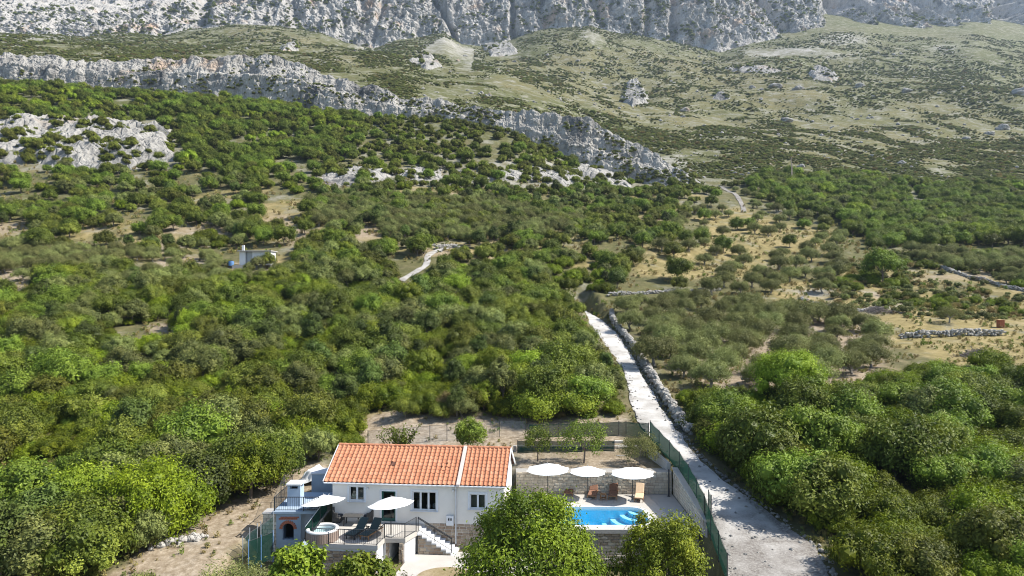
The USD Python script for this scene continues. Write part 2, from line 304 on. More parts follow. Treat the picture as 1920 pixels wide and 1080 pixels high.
def inside(u, v, poly): return shapely.contains_xy(Polygon(poly), u, v)
# ------------------------------------------------------------------ the ground sheet
def grid_faces(n, m):
    i = np.arange(n * m).reshape(n, m)
    return np.stack([i[:-1, :-1].ravel(), i[:-1, 1:].ravel(), i[1:, 1:].ravel(), i[1:, :-1].ravel()], 1)
SOIL = [[(655, 850), (690, 780), (760, 762), (880, 782), (990, 785), (1100, 785), (1180, 790), (1200, 815), (1140, 840), (960, 850), (700, 850)],
        [(170, 1100), (260, 1040), (400, 965), (520, 890), (620, 860), (625, 905), (540, 960), (440, 1030), (420, 1110)],
        [(960, 858), (1190, 848), (1262, 892), (1240, 900), (960, 900)], [(600, 330), (650, 318), (660, 345), (610, 345)], [(770, 315), (830, 315), (830, 338), (780, 340)],
        [(1150, 775), (1185, 775), (1200, 800), (1150, 805)], [(1060, 575), (1085, 575), (1090, 590), (1065, 590)], [(0, 505), (50, 500), (45, 545), (0, 548)], [(660, 428), (710, 430), (715, 445), (670, 445)],
        [(420, 495), (560, 495), (560, 520), (440, 520)], [(290, 485), (390, 480), (380, 510), (300, 512)],
        [(1250, 640), (1290, 600), (1660, 600), (1640, 720), (1400, 740), (1260, 700)], [(280, 610), (335, 605), (330, 625), (290, 628)], [(680, 640), (720, 600), (735, 610), (700, 650)]]
GOLD = [[(1185, 505), (1240, 470), (1330, 455), (1300, 405), (1390, 385), (1470, 420), (1560, 430), (1560, 480), (1500, 500), (1400, 525), (1280, 520), (1200, 520)], [(345, 372), (440, 358), (445, 380), (355, 388)], [(465, 388), (540, 372), (575, 402), (500, 414)], [(500, 438), (562, 428), (572, 452), (510, 460)],
        [(780, 1052), (870, 1048), (880, 1090), (780, 1090)], [(1090, 385), (1280, 380), (1290, 395), (1100, 400)], [(1560, 540), (1930, 560), (1930, 680), (1780, 690), (1560, 600)], [(200, 480), (290, 475), (300, 500), (210, 500)],
        [(480, 480), (560, 475), (560, 500), (490, 500)], [(440, 50), (520, 48), (700, 100), (760, 130), (660, 115), (420, 68)], [(960, 110), (1200, 90), (1500, 130), (1560, 180), (1400, 240), (1250, 260), (1100, 200), (900, 160)],
        [(1400, 220), (1920, 180), (1920, 320), (1450, 310)], [(690, 770), (760, 765), (770, 790), (690, 800)], [(960, 870), (1240, 868), (1262, 900), (960, 900)], [(1440, 530), (1640, 520), (1640, 600), (1440, 560)]]
STONY = [[(790, 95), (832, 70), (890, 92), (885, 130), (858, 145), (845, 110)], [(1095, 60), (1130, 65), (1140, 85), (1105, 85)], [(1400, 93), (1540, 90), (1600, 100), (1520, 108), (1400, 104)], [(-200, 0), (430, 0), (430, 45), (300, 62), (150, 78), (-200, 72)],
         [(680, 78), (720, 80), (720, 92), (690, 92)], [(1540, 65), (1610, 62), (1600, 80), (1545, 78)], [(1740, 90), (1800, 90), (1800, 102), (1740, 100)],
         [(-200, 225), (330, 240), (340, 310), (200, 325), (-200, 320)], [(580, 320), (1280, 290), (1330, 345), (1240, 355), (600, 350)], [(800, 455), (870, 455), (860, 475), (810, 475)],
         [(1480, 545), (1560, 545), (1560, 580), (1500, 585)], [(60, 970 + 50), (230, 1010), (400, 990), (380, 1015), (240, 1040)], [(1620, 560), (1700, 570), (1690, 590), (1610, 585)]]
def mask(u, v, polys):
    m = np.zeros(len(u))
    for p in polys: m = np.maximum(m, inside(u, v, p))
    return m
d_axis = np.concatenate([np.linspace(-260, 0, 20), np.linspace(0, 34, 28)[1:], np.exp(np.linspace(math.log(34), math.log(1800), 470))[1:]])
az_axis = np.linspace(-1.35, 1.35, 430)
DD, AA = np.meshgrid(d_axis, az_axis, indexing='ij')
GX, GY = (AA * np.sqrt(np.maximum(DD, 0) ** 2 + 45 ** 2)).ravel(), DD.ravel()
GZ = terrain(GX, GY)
g = struct('ground', (np.stack([GX, GY, GZ], 1), grid_faces(*DD.shape)), 'ground_look', smooth=True)
gu, gv = project(GX, np.maximum(GY, 5), GZ)
wob = 26 * np.clip(60 / np.maximum(GY, 20), .25, 1)
far_ = np.clip(GY / 60, 1, 20) * 2.5
wu = gu + (fbm(xyz(GX / far_, GY / far_, 0), 4, 11) - .5) * (wob * 1.6 + 60 * ss(200, 700, GY)); wv = gv + (fbm(xyz(GX / far_, GY / far_, 9), 4, 12) - .5) * (wob * .8 + 22 * ss(200, 700, GY))
front = GY > 25
soil, gold, stony = (mask(wu, wv, q) * front for q in (SOIL, GOLD, STONY))
openm = mask(gu, gv, [[(-260, 322), (0, 312), (200, 326), (335, 312), (470, 345), (600, 372), (580, 450), (420, 488), (330, 478), (-260, 462)], [(560, 335), (800, 346), (1000, 358), (1330, 362), (1300, 400), (1180, 500), (1000, 505), (720, 470), (540, 470)], [(1440, 500), (1930, 480), (1930, 640), (1560, 600)], [(1200, 200), (1930, 120), (1930, 330), (1380, 335)]]) * front
opn_ = fbm(xyz(GX / 16, GY / 22, 6), 4, 29); gold = np.maximum(gold, openm * ss(.44, .56, opn_) * .85); soil = np.maximum(soil, openm * ss(.62, .7, opn_) * .7 * (GY < 300))
gold = gold * np.where(GY > 280, .36, 1)
green = np.where(GY > 120, .62, .5) + .2 * (fbm(xyz(GX / 60, GY / 60, 3), 3, 21) - .5)
green = np.where(GY > 300, .86 + .6 * (fbm(xyz(GX / 45, GY / 70, 3), 4, 25) - .5), green) * (1 - .5 * gold)
stony = np.maximum(stony * np.where(GY > 1000, .75, .6), np.where(GY > 240, .34, .2))
from scipy.ndimage import gaussian_filter
def soft(m_): return gaussian_filter(np.asarray(m_, float).reshape(DD.shape), 1.3).ravel()
soil, gold, stony, green = soft(soil), soft(gold), soft(stony), soft(green)
for n_, val in (('soil', soil), ('gold', gold), ('green', green), ('stony', stony)): primvar(g, n_, val)

# ------------------------------------------------------------------ road and paths
def strip(name, L, R, mat, worn=None, lift=.05, nseg=10, rows=None):
    """A band between two polylines of world points, laid on the land."""
    L, R = np.asarray(L, float), np.asarray(R, float)
    n = rows or 120
    s = np.linspace(0, 1, n); k = np.linspace(0, 1, len(L))
    Ls, Rs = (PchipInterpolator(k, q)(s) for q in (L, R))
    t = np.linspace(0, 1, nseg)
    P = Ls[:, None] * (1 - t)[None, :, None] + Rs[:, None] * t[None, :, None]
    P = P.reshape(-1, 2); edge = np.tile(np.minimum(t, 1 - t), n)
    P[:, 0] += np.where(edge < .01, (fbm(xyz(P[:, 0] * .8, P[:, 1] * .8, 0), 3, 4) - .5) * .5, 0)
    z = terrain(P[:, 0], P[:, 1]) + lift + .012 * np.minimum(1, edge * 6)
    o = struct(name, (np.column_stack([P, z]), grid_faces(n, nseg)), mat, smooth=True)
    if worn is not None: primvar(o, 'worn', worn(P[:, 0], P[:, 1], edge))
    return o
yy = np.linspace(131, 30, 60)
strip('road', np.column_stack([np.interp(yy, RDs, RLs), yy]), np.column_stack([np.interp(yy, RDs, RRs), yy]), 'road_look',
      worn=lambda x, y, e: np.clip(1.1 * (1 - ss(39, 52, y)) + .45 * (e < .12) - .25, -.3, 1), lift=.09, nseg=14, rows=260)
def path(name, pts, width, worn=.5):
    P = ground([p[0] for p in pts], [p[1] for p in pts])[:, :2]
    t = np.gradient(P, axis=0); t /= np.linalg.norm(t, axis=1, keepdims=True); nrm = np.stack([-t[:, 1], t[:, 0]], 1)
    return strip(name, P - nrm * width / 2, P + nrm * width / 2, 'road_look', worn=lambda x, y, e: np.full(len(x), worn), lift=.16, nseg=5, rows=40)
path('footpath', [(752, 528), (778, 512), (800, 496), (802, 482), (812, 474), (840, 466)], 1.4, .45)
path('footpath', [(1395, 398), (1388, 378), (1372, 362), (1352, 350)], 1.7, 1.0)

# ------------------------------------------------------------------ rock: ridge, outcrops, cliffs
def displace_rock(P, n, big, a):
    """Cracked limestone relief: broad buttresses, vertical clefts, blocks."""
    q = P / big
    wq = q + .4 * np.stack([fbm(q * 2.5, 3, 15), fbm(q * 2.5, 3, 16), fbm(q * 2.5, 3, 18)], 1)
    def cells(p_, s_): return noise(np.floor(p_) + .5, s_)
    r = (ridged(q * [1, 1, .5], 5, 31) - .62) * a * 1.8
    r += (cells(wq * [2.2, 2.2, 1.6], 51) - .5) * a * 1.0 + (cells(wq * [5, 5, 4] + .4, 52) - .5) * a * .75 + (cells(wq * [11, 11, 10] + .8, 53) - .5) * a * .5
    r += (fbm(q * 5, 5, 41) - .5) * a * .9
    return P + n * r[:, None]
RIDGE = [(-420, 95, 170, 372), (-150, 96, 164, 368), (0, 97, 152, 362), (70, 106, 156, 360), (150, 110, 162, 357), (240, 118, 170, 354), (330, 112, 176, 350), (420, 108, 186, 346), (500, 104, 190, 342), (560, 118, 196, 339), (620, 142, 205, 336), (700, 164, 212, 331), (760, 182, 216, 328), (820, 184, 224, 326),
         (880, 203, 232, 322), (940, 206, 240, 317), (1000, 208, 243, 312), (1060, 215, 250, 308), (1110, 226, 266, 304), (1160, 250, 296, 299), (1200, 274, 330, 295), (1250, 304, 347, 290), (1290, 332, 351, 286), (1325, 350, 354, 284)]
R_ = np.array(RIDGE, float)
us = np.interp(np.linspace(0, 1, 1150), np.linspace(0, 1, 200), np.interp(np.linspace(0, 1, 200), np.linspace(0, 1, len(R_)), R_[:, 0]))
vc, vb, db = (np.interp(us, R_[:, 0], R_[:, k]) for k in (1, 2, 3))
vc = vc + (fbm(xyz(us / 26, 0, 0), 4, 61) - .5) * 16 + (noise(xyz(us / 9, 0, 0), 62) - .5) * 4
run = np.interp(us, [-400, 0, 300, 560, 700, 900, 1060, 1200, 1330], [24, 26, 30, 26, 16, 9, 8, 14, 5])
Pb = np.stack([(us - CU) / F * db, db, H + (CV - vb - 6) / F * db], 1)
Pb[:, 2] = np.minimum(Pb[:, 2], terrain(Pb[:, 0], Pb[:, 1]) - 2.0)
dc = db + run
Pc = np.stack([(us - CU) / F * dc, dc, H + (CV - vc) / F * dc], 1)
T = np.concatenate([np.linspace(0, 1, 78), np.linspace(1, 1.5, 10)[1:]])
SS, TT = np.meshgrid(np.arange(len(us)), T, indexing='ij')
band = noise(xyz(us / 70, 0, 0), 66)
hprof = np.clip(TT, 0, 1); lower = np.clip(TT / .45, 0, 1)
# two steps: a steep lower cliff, a shelf, a gentler upper band
hz = np.where(TT < .45, TT / .45 * .18, np.where(TT < .62, .18 + (TT - .45) / .17 * .38, .56 + (TT - .62) / .38 * .44))
vz = np.where(TT < .45, TT / .45 * .50, np.where(TT < .62, .50 + (TT - .45) / .17 * .10, .60 + (TT - .62) / .38 * .40))
k = np.clip(run[SS] / 22, .25, 1); hz = hz * k + hprof * (1 - k); vz = vz * k + hprof * (1 - k)
hz, vz = np.where(TT > 1, 1 + (TT - 1) * 1.2, hz), np.where(TT > 1, 1 - (TT - 1) * 1.6, vz)
P = Pb[SS] + (Pc - Pb)[SS] * np.stack([hz, hz, vz], -1)
hgt = (Pc - Pb)[:, 2][SS]
nrm = np.array([0, -.86, .5]) + 0 * P
amp = np.clip(hgt / 6.0, .2, 2.8) * np.clip(1.25 - np.abs(TT - .5) * .9, .2, 1)
P2 = P.reshape(-1, 3); D2 = displace_rock(P2, nrm.reshape(-1, 3), 13.0, 1.0) - P2
P2 = P2 + D2 * amp.ravel()[:, None]
ridge = struct('rock_ridge', (P2, grid_faces(*SS.shape)), 'ridge_rock')
RIDGE_TOP = P.reshape(SS.shape + (3,))

ROCKV = []
def rock_patch(name, poly, hgt=5.0, res=.6, big=9.0, seed=0, sink=.8, slopey=1.0):
    """Bare rock breaking through the slope inside an outline seen in the photograph."""
    w = ground([p[0] for p in poly], [p[1] for p in poly])[:, :2]
    pg = Polygon(w).buffer(1.5)
    x0, y0, x1, y1 = pg.bounds
    nx, ny = max(4, int((x1 - x0) / res)), max(4, int((y1 - y0) / res))
    X, Y = np.meshgrid(np.linspace(x0, x1, nx), np.linspace(y0, y1, ny), indexing='ij')
    x, y = X.ravel(), Y.ravel()
    pts = shapely.points(x, y); ins = shapely.contains(pg, pts); dist = shapely.distance(pg.exterior, pts) * np.where(ins, 1, -1)
    fade = ss(-.5, min(6.0, .35 * min(x1 - x0, y1 - y0)), dist)
    q = xyz(x / big, y / big, seed * 3.1)
    h = fade * hgt * (ridged(q, 4, 71 + seed) * .9 + .5 * noise(np.floor(q * 3 + fbm(q * 3, 2, 9)[:, None] * 1.5) + .5, 73) - .35)
    h += fade * (fbm(q * 7, 4, 75) - .5) * hgt * .35 - sink * (1 - fade) - (fade < .02) * 1.5
    P = np.stack([x, y, terrain(x, y) + h], 1)
    f = grid_faces(nx, ny); keep = dist[f].max(1) > -1.0
    f = f[keep]; usedv = np.unique(f); re = np.zeros(len(P), int); re[usedv] = np.arange(len(usedv))
    ROCKV.append(P[usedv][dist[usedv] > 1.0]); return struct(name, (P[usedv], re[f]), 'ridge_rock')
rock_patch('rock_outcrop', [(-160, 235), (0, 226), (60, 225), (130, 226), (210, 234), (260, 240), (322, 244), (318, 275), (335, 300), (270, 312), (180, 322), (80, 308), (0, 308), (-160, 312)], 6.5, .5, 8.0, 1)
rock_patch('rock_outcrop', [(1180, 282), (1230, 292), (1290, 330), (1320, 348), (1250, 350), (1200, 335)], 4.0, .5, 7.0, 2)
rock_patch('rock_outcrop', [(1100, 305), (1150, 308), (1180, 330), (1185, 352), (1120, 340), (1060, 318)], 3.6, .5, 6.0, 3)
rock_patch('rock_outcrop', [(980, 310), (1050, 320), (1110, 345), (1060, 352), (990, 340), (900, 345), (880, 335)], 3.0, .5, 5.0, 4)
rock_patch('rock_outcrop', [(770, 312), (825, 314), (835, 336), (780, 342), (740, 330)], 2.4, .5, 5.0, 5)
rock_patch('rock_outcrop', [(595, 328), (660, 314), (740, 322), (735, 335), (650, 350), (605, 346)], 2.6, .5, 5.0, 6)
rock_patch('rock_outcrop', [(1160, 190), (1175, 155), (1195, 150), (1215, 180), (1215, 196), (1185, 200)], 8.5, .7, 7.0, 7)
rock_patch('rock_outcrop', [(1515, 138), (1540, 130), (1575, 148), (1560, 155), (1525, 150)], 8.0, .9, 8.0, 8)
rock_patch('rock_outcrop', [(1335, 185), (1350, 175), (1368, 178), (1368, 186), (1345, 188)], 4.5, .7, 6.0, 9)
rock_patch('rock_outcrop', [(1355, 128), (1420, 124), (1470, 132), (1440, 138), (1380, 136)], 4.0, 1.0, 8.0, 10)
rock_patch('rock_outcrop', [(765, 115), (800, 100), (830, 125), (800, 130)], 6.0, 1.2, 9.0, 11)
rock_patch('rock_outcrop', [(905, 85), (960, 82), (970, 100), (920, 106)], 7.0, 1.2, 9.0, 12)
rock_patch('rock_outcrop', [(525, 90), (555, 85), (560, 95), (530, 98)], 8.0, 1.0, 9.0, 13)

# the mountain wall
su = np.linspace(-800, 2750, 1750)
vbase = np.interp(su, B_[:, 0], B_[:, 1]) + (noise(xyz(su / 20, 0, 0), 81) - .5) * 10
d0 = np.interp(su, [-900, 0, 300, 520, 700, 850, 1100, 1350, 1500, 1600, 1920, 2900], [1190, 1190, 1200, 1230, 1260, 1290, 1290, 1250, 1330, 1400, 1420, 1420])
lean = np.interp(su, [-900, 0, 350, 520, 650, 1350, 1450, 1600, 1920, 2900], [1.5, 1.4, 1.3, 1.0, .6, .55, .9, 1.0, 1.0, 1.0])
gully = lambda a, b, w, dep, sl: dep * np.exp(-((SU - (a + sl * TV)) / w) ** 2)
tv = np.concatenate([np.linspace(-45, 110, 170), np.linspace(110, 330, 40)[1:]])
SI, TV = np.meshgrid(np.arange(len(su)), tv, indexing='ij'); SU = su[SI]
X0 = (SU - CU) / F * d0[SI]; Z0 = H + (CV - vbase[SI]) / F * d0[SI]
P = np.stack([X0, d0[SI] + TV * lean[SI], Z0 + TV], -1)
notch = gully(852, 0, 7, 26, -.42) + gully(966, 0, 6, 18, -.05) + gully(1215, 0, 9, 20, .1) + gully(1262, 0, 10, 26, .15) + gully(1585, 0, 26, 60, .3) + gully(1480, 0, 12, 30, -.1) + gully(1700, 0, 14, 30, -.3) + gully(1770, 0, 10, 36, .1) + gully(1860, 0, 16, 34, -.4) + gully(700, 0, 5, 10, .05) + gully(1130, 0, 8, 16, -.2) + gully(560, 0, 12, 18, -.5) + gully(380, 0, 14, 22, -.6) + gully(1900, 0, 30, 60, .6)
P2 = P.reshape(-1, 3); q = P2 / 60.0
wq = q + .5 * np.stack([fbm(q * 2.2, 3, 15), fbm(q * 2.2, 3, 16), fbm(q * 2.2, 3, 18)], 1)
def cells(p_, s_): return noise(np.floor(p_) + .5, s_)
r = (ridged(q * [1.1, .6, .4], 5, 91) - .6) * 24 + (cells(wq * [3.5, 2, 2.2], 92) - .5) * 9 + (cells(wq * [8, 5, 5.5] + .3, 94) - .5) * 7 + (cells(wq * [17, 9, 14] + .7, 95) - .5) * 4.5 + (fbm(q * 9, 5, 97) - .5) * 14
r += (ridged(q * [4.5, 2, 1.2] + 3, 4, 93) - .6) * 16
r *= 1.25
fadeb = ss(-12, 22, P2[:, 2] - Z0.ravel())
off = r * (.25 + .75 * fadeb) - notch.ravel() * (.2 + .8 * fadeb)
P2 = P2 + np.stack([(fbm(q * 3, 3, 7) - .5) * 8, -off * .92, off * .3], 1)
struct('mountain_cliffs', (P2, grid_faces(*SI.shape)), 'cliff_rock')
CLIFF = P2.reshape(SI.shape + (3,))
# ------------------------------------------------------------------ plants: prototypes
def leaf_quads(c, n, L, rng, aspect=.55):
    """One flat leaf (or leaf cluster) per centre c with rough normal n."""
    k = len(c)
    n = n / (np.linalg.norm(n, axis=1, keepdims=True) + 1e-9)
    t = np.cross(n, rng.normal(size=(k, 3))); t /= np.linalg.norm(t, axis=1, keepdims=True) + 1e-9
    b = np.cross(n, t); L = np.broadcast_to(L, k) * rng.uniform(.7, 1.3, k)
    t = t * (L * .5)[:, None]; b = b * (L * .5 * aspect)[:, None]
    bend = n * (L * .12)[:, None]
    v = np.stack([c - t - bend, c + b, c + t - bend, c - b], 1).reshape(-1, 3)
    i = np.arange(k) * 4
    f = np.vstack([np.stack([i, i + 1, i + 2], 1), np.stack([i, i + 2, i + 3], 1)])
    return v, f
_ico = trimesh.creation.icosphere(subdivisions=1)
def crown_mesh(seed, w, h, z0, lobes=22, lr=.24, sprays=22, leaves=8, L=.22, core=.66, low=-.35, spread=.22, aspect=.55, top=1.0, out=.75, peak=0.0):
    rng = np.random.default_rng(seed); V, Fc, TT_, n0 = [], [], [], 0
    ga = np.pi * (3 - 5 ** .5); ph = rng.uniform(0, 6.28)
    for i in range(lobes):
        cz = 1 - (i + .5) / lobes * (1 - low); cz = np.clip(cz + rng.normal() * .08, low, 1)
        r_ = math.sqrt(max(0, 1 - cz * cz)); a = i * ga + ph + rng.normal() * .25
        f_ = rng.uniform(out * .5, out * 1.12)
        pk = 1 - peak * max(0, cz); c = np.array([r_ * math.cos(a) * w / 2 * f_ * pk, r_ * math.sin(a) * w / 2 * f_ * pk, z0 + h * .42 + cz * h * .5 * f_ * top])
        R = lr * w * rng.uniform(.7, 1.25)
        tint0 = rng.uniform(.15, .85)
        if core:
            cv = np.array(_ico.vertices); cv = cv * (R * core * (1 + .25 * (noise(cv * 1.7 + seed, i) - .5)))[:, None] * [1, 1, .85] + c
            V.append(cv); Fc.append(np.array(_ico.faces) + n0); n0 += len(cv); TT_.append(np.full(len(cv), tint0 * .8))
        outw = (c - [0, 0, z0 + h * .3]); outw = outw / (np.linalg.norm(outw) + 1e-9)
        d = rng.normal(size=(sprays, 3)) + outw * .9 + [0, 0, .35]; d /= np.linalg.norm(d, axis=1, keepdims=True)
        sp = c + d * (R * rng.uniform(.72, 1.12, sprays))[:, None] * [1, 1, .9]
        ts = np.clip(tint0 + rng.normal(size=sprays) * .16, 0, 1)
        lc = np.repeat(sp, leaves, 0) + rng.normal(size=(sprays * leaves, 3)) * R * spread
        ln = np.repeat(d, leaves, 0) * 1.3 + rng.normal(size=(sprays * leaves, 3)) * .42 + [0, 0, .25]
        v, f = leaf_quads(lc, ln, L, rng, aspect)
        V.append(v); Fc.append(f + n0); n0 += len(v); TT_.append(np.repeat(np.repeat(ts, leaves), 4))
    V = np.vstack(V); rad = np.percentile(np.hypot(V[:, 0], V[:, 1]), 96); V[:, :2] *= (w / 2) / rad
    kx_ = (w / 2) / rad; zt_, zb_ = np.percentile(V[:, 2], 99), np.percentile(V[:, 2], 2); kz_ = np.clip(h * .97 / (zt_ - zb_), .8 * kx_, 1.08 * kx_); V[:, 2] = z0 + h - (zt_ - V[:, 2]) * kz_
    return V, np.vstack(Fc), np.concatenate(TT_)
def trunk_mesh(seed, h, r, w, limbs=5, bend=.3, fork=.35):
    rng = np.random.default_rng(seed + 500); b = MB()
    top = np.array([rng.normal() * bend, rng.normal() * bend, h * fork])
    b.tube([(0, 0, -.6), (0, 0, 0), top * [.5, .5, .5], top], [r * 1.5, r * 1.15, r * .95, r * .85], 7)
    for k in range(limbs):
        a = k * 6.283 / limbs + rng.normal() * .3; e = np.array([math.cos(a) * w * .30, math.sin(a) * w * .30, h * rng.uniform(.62, .85)])
        m = top + (e - top) * .5 + [0, 0, h * .06] + rng.normal(size=3) * .08
        b.tube([top * .97, m, e], [r * .62, r * .42, r * .16], 5)
    return b.out()
SPEC = {}    # species -> list of class prim paths; size (w, h)
def species(key, n, w, h, z0, leaf, bark='bark', tr=.13, limbs=5, fork=.35, bend=.25, trunk=True, **kw):
    out = []
    for i in range(n):
        seed = abs(hash_(key)) % 9973 + i * 17
        k = klass(f'{key}_kind_{i + 1:03d}')
        rng = np.random.default_rng(seed)
        ww, hh = w * rng.uniform(.9, 1.1), h * rng.uniform(.9, 1.1)
        v, f, t = crown_mesh(seed, ww, hh, z0, **kw)
        m = usdkit.mesh(stage, f'{k.GetPath()}/crown', (v, f), M[leaf]); primvar(m, 'tint', t)
        if trunk:
            usdkit.mesh(stage, f'{k.GetPath()}/trunk', trunk_mesh(seed, z0 + hh * .8, tr, ww, limbs, bend, fork), M[bark])
        out.append(k.GetPath())
    SPEC[key] = (out, w, h + z0)
def hash_(s): return sum((i + 1) * ord(c) * 131 for i, c in enumerate(s))
species('oak', 4, 5.0, 3.5, .3, 'oak_leaf', lobes=30, lr=.165, sprays=24, leaves=8, L=.22)
species('grey_oak', 4, 4.8, 3.8, .3, 'oak_grey_leaf', lobes=30, lr=.16, sprays=24, leaves=8, L=.22)
species('mastic', 4, 5.0, 2.5, .0, 'mastic_leaf', tr=.08, lobes=38, lr=.145, sprays=26, leaves=9, L=.17, low=-.15, spread=.2)
species('green', 4, 5.4, 4.1, .4, 'green_leaf', lobes=30, lr=.17, sprays=24, leaves=8, L=.27, spread=.26)
species('pine', 3, 3.8, 4.6, .3, 'pine_leaf', lobes=24, lr=.2, sprays=28, leaves=8, L=.22)
species('olive', 5, 4.7, 2.4, .9, 'olive_leaf', 'olive_bark', tr=.17, limbs=6, fork=.3, lobes=24, lr=.17, sprays=28, leaves=9, L=.22, core=.4, low=-.1, spread=.26, aspect=.42, out=.8)
species('broom', 3, 2.4, 1.7, .1, 'dry_leaf', trunk=False, lobes=12, lr=.22, sprays=20, leaves=8, L=.2, core=.5, low=0, spread=.35, aspect=.2)
species('scrub', 3, 2.6, 1.6, .05, 'scrub_leaf', trunk=False, lobes=13, lr=.22, sprays=14, leaves=6, L=.3, low=0)
species('lime', 2, 5.0, 3.8, .8, 'lime_leaf', lobes=28, lr=.165, sprays=26, leaves=8, L=.22)

# ------------------------------------------------------------------ plants: where they grow
NF = [(-160, 545), (60, 545), (200, 520), (420, 525), (540, 520), (640, 470), (720, 470), (745, 540), (830, 500), (1000, 505), (1075, 575), (1100, 610), (1130, 650), (1155, 690), (1168, 740), (1172, 782), (1060, 790), (985, 786), (900, 778), (830, 790), (760, 775), (715, 795), (660, 850), (610, 868), (560, 880), (520, 905), (420, 955), (370, 990), (260, 1042), (190, 1130), (-160, 1130)]
RF = [(1302, 742), (1340, 735), (1420, 745), (1560, 745), (1700, 700), (1930, 690), (2080, 690), (2080, 1150), (1600, 1150), (1575, 1075), (1540, 1010), (1480, 960), (1430, 925), (1385, 890), (1345, 850), (1312, 800)]
GROVE = [(1168, 570), (1250, 560), (1400, 575), (1500, 590), (1620, 600), (1690, 640), (1660, 690), (1560, 735), (1420, 735), (1310, 735), (1252, 740), (1225, 700), (1195, 640), (1165, 600)]
OLL = [(-160, 460), (330, 478), (420, 490), (540, 520), (440, 545), (240, 540), (60, 540), (-160, 548)]
OLM = [(575, 380), (700, 372), (860, 372), (1000, 390), (1090, 400), (1095, 440), (960, 455), (840, 452), (680, 440), (580, 425)]
YF = [(1170, 540), (1180, 480), (1250, 440), (1290, 380), (1440, 380), (1500, 410), (1570, 420), (1600, 500), (1560, 560), (1400, 560)]
RW = [(1440, 325), (1600, 335), (1760, 350), (1960, 352), (2080, 352), (2080, 468), (1760, 462), (1640, 470), (1560, 420), (1480, 385), (1400, 350)]
SCR = [(1560, 500), (1700, 470), (2080, 480), (2080, 630), (1720, 600), (1560, 575)]
OLR = [(1700, 470), (1960, 490), (2080, 490), (2080, 545), (1940, 545), (1850, 525), (1720, 490)]
UF1 = [(-260, 165), (0, 160), (150, 168), (350, 184), (500, 196), (620, 214), (700, 225), (660, 300), (560, 335), (470, 345), (340, 320), (325, 244), (230, 236), (0, 225), (-260, 225)]
UF2 = [(-260, 322), (0, 312), (200, 326), (335, 312), (470, 345), (600, 372), (580, 450), (420, 488), (330, 478), (-260, 462)]
RB = [(660, 218), (820, 228), (940, 244), (1060, 256), (1130, 285), (1220, 345), (1320, 358), (1200, 372), (1000, 365), (800, 352), (600, 372), (480, 345), (560, 335), (640, 300)]
CB = [(600, 352), (800, 346), (1000, 358), (1330, 362), (1300, 400), (1250, 440), (1180, 500), (1170, 540), (1090, 560), (1000, 505), (830, 500), (720, 470), (640, 470), (560, 520), (540, 470), (580, 450)]
TR = [(1330, 350), (1400, 345), (1480, 385), (1560, 420), (1500, 410), (1440, 380), (1340, 372)]
SOFTROCK = [(-260, 228), (330, 240), (335, 300), (270, 316), (80, 308), (-260, 312)]
CLEAR = [[(210, 612), (335, 605), (335, 628), (225, 632)], [(690, 775), (760, 765), (775, 800), (690, 800)], [(740, 500), (830, 470), (850, 460), (850, 475), (820, 495), (760, 540)], [(345, 372), (440, 358), (445, 380), (355, 388)], [(465, 388), (540, 372), (575, 402), (500, 414)], [(500, 438), (562, 428), (572, 452), (510, 460)],
         [(430, 470), (530, 470), (540, 505), (430, 512)], [(1345, 345), (1410, 375), (1405, 405), (1370, 395)], [(1580, 598), (1940, 600), (1940, 690), (1760, 690), (1660, 640)], [(680, 425), (720, 428), (720, 450), (670, 448)]]
rng = np.random.default_rng(11)
plants = []      # species, x, y, z, scale, yaw, zone
def scatter(zone, poly, s, mix, scale=(.8, 1.25), gap=0.0, jit=.38, dr=None, patch=14.0, seed=0, avoid=True, gapf=9.0):
    r_ = np.random.default_rng(1000 + seed)
    w = ground([p[0] for p in poly], [p[1] for p in poly]); y0, y1 = w[:, 1].min() - 2, w[:, 1].max() + 2
    y0 = max(y0, 33)
    if dr: y0, y1 = max(y0, dr[0]), min(y1, dr[1])
    x0, x1 = w[:, 0].min() - 2, w[:, 0].max() + 2
    X, Y = np.meshgrid(np.arange(x0, x1, s), np.arange(y0, y1, s * .9), indexing='ij')
    X = X + (np.arange(X.shape[1]) % 2)[None, :] * s / 2
    X = (X + r_.uniform(-jit, jit, X.shape) * s).ravel(); Y = (Y + r_.uniform(-jit, jit, Y.shape) * s).ravel()
    Z = terrain(X, Y); u, v = project(X, Y, Z)
    ok = inside(u, v, poly) & (u > -150) & (u < 2070) & (v < 1150)
    if avoid:
        for c in CLEAR: ok &= ~inside(u, v, c)
    l, rr = np.interp(Y, RDs, RLs), np.interp(Y, RDs, RRs)
    ok &= ~((Y < 132) & (X > l - 1.2) & (X < rr + 1.4))
    if gap: ok &= fbm(xyz(X / gapf, Y / gapf, seed), 3, 17) > gap
    X, Y, Z = X[ok], Y[ok], Z[ok]
    keys = [m_[0] for m_ in mix]; wt = np.array([m_[1] for m_ in mix], float); wt /= wt.sum(); cs = np.cumsum(wt)
    pn = fbm(xyz(X / patch, Y / patch, seed * 1.7), 3, 23); pn = np.argsort(np.argsort(pn)) / max(len(pn), 1)
    pick = np.clip(.65 * pn + .35 * r_.uniform(size=len(X)), 0, .9999)
    pick = np.argsort(np.argsort(pick)) / max(len(pick), 1)
    for i in range(len(X)):
        plants.append([keys[int(np.searchsorted(cs, pick[i], 'right'))], X[i], Y[i], Z[i], r_.uniform(*scale), r_.uniform(0, 6.283), zone])
scatter('near', NF, 2.75, [('mastic', .22), ('oak', .18), ('pine', .07), ('green', .17), ('grey_oak', .2), ('lime', .04), ('mastic', .12)], (.5, 1.05), patch=8, seed=1, gap=.26)
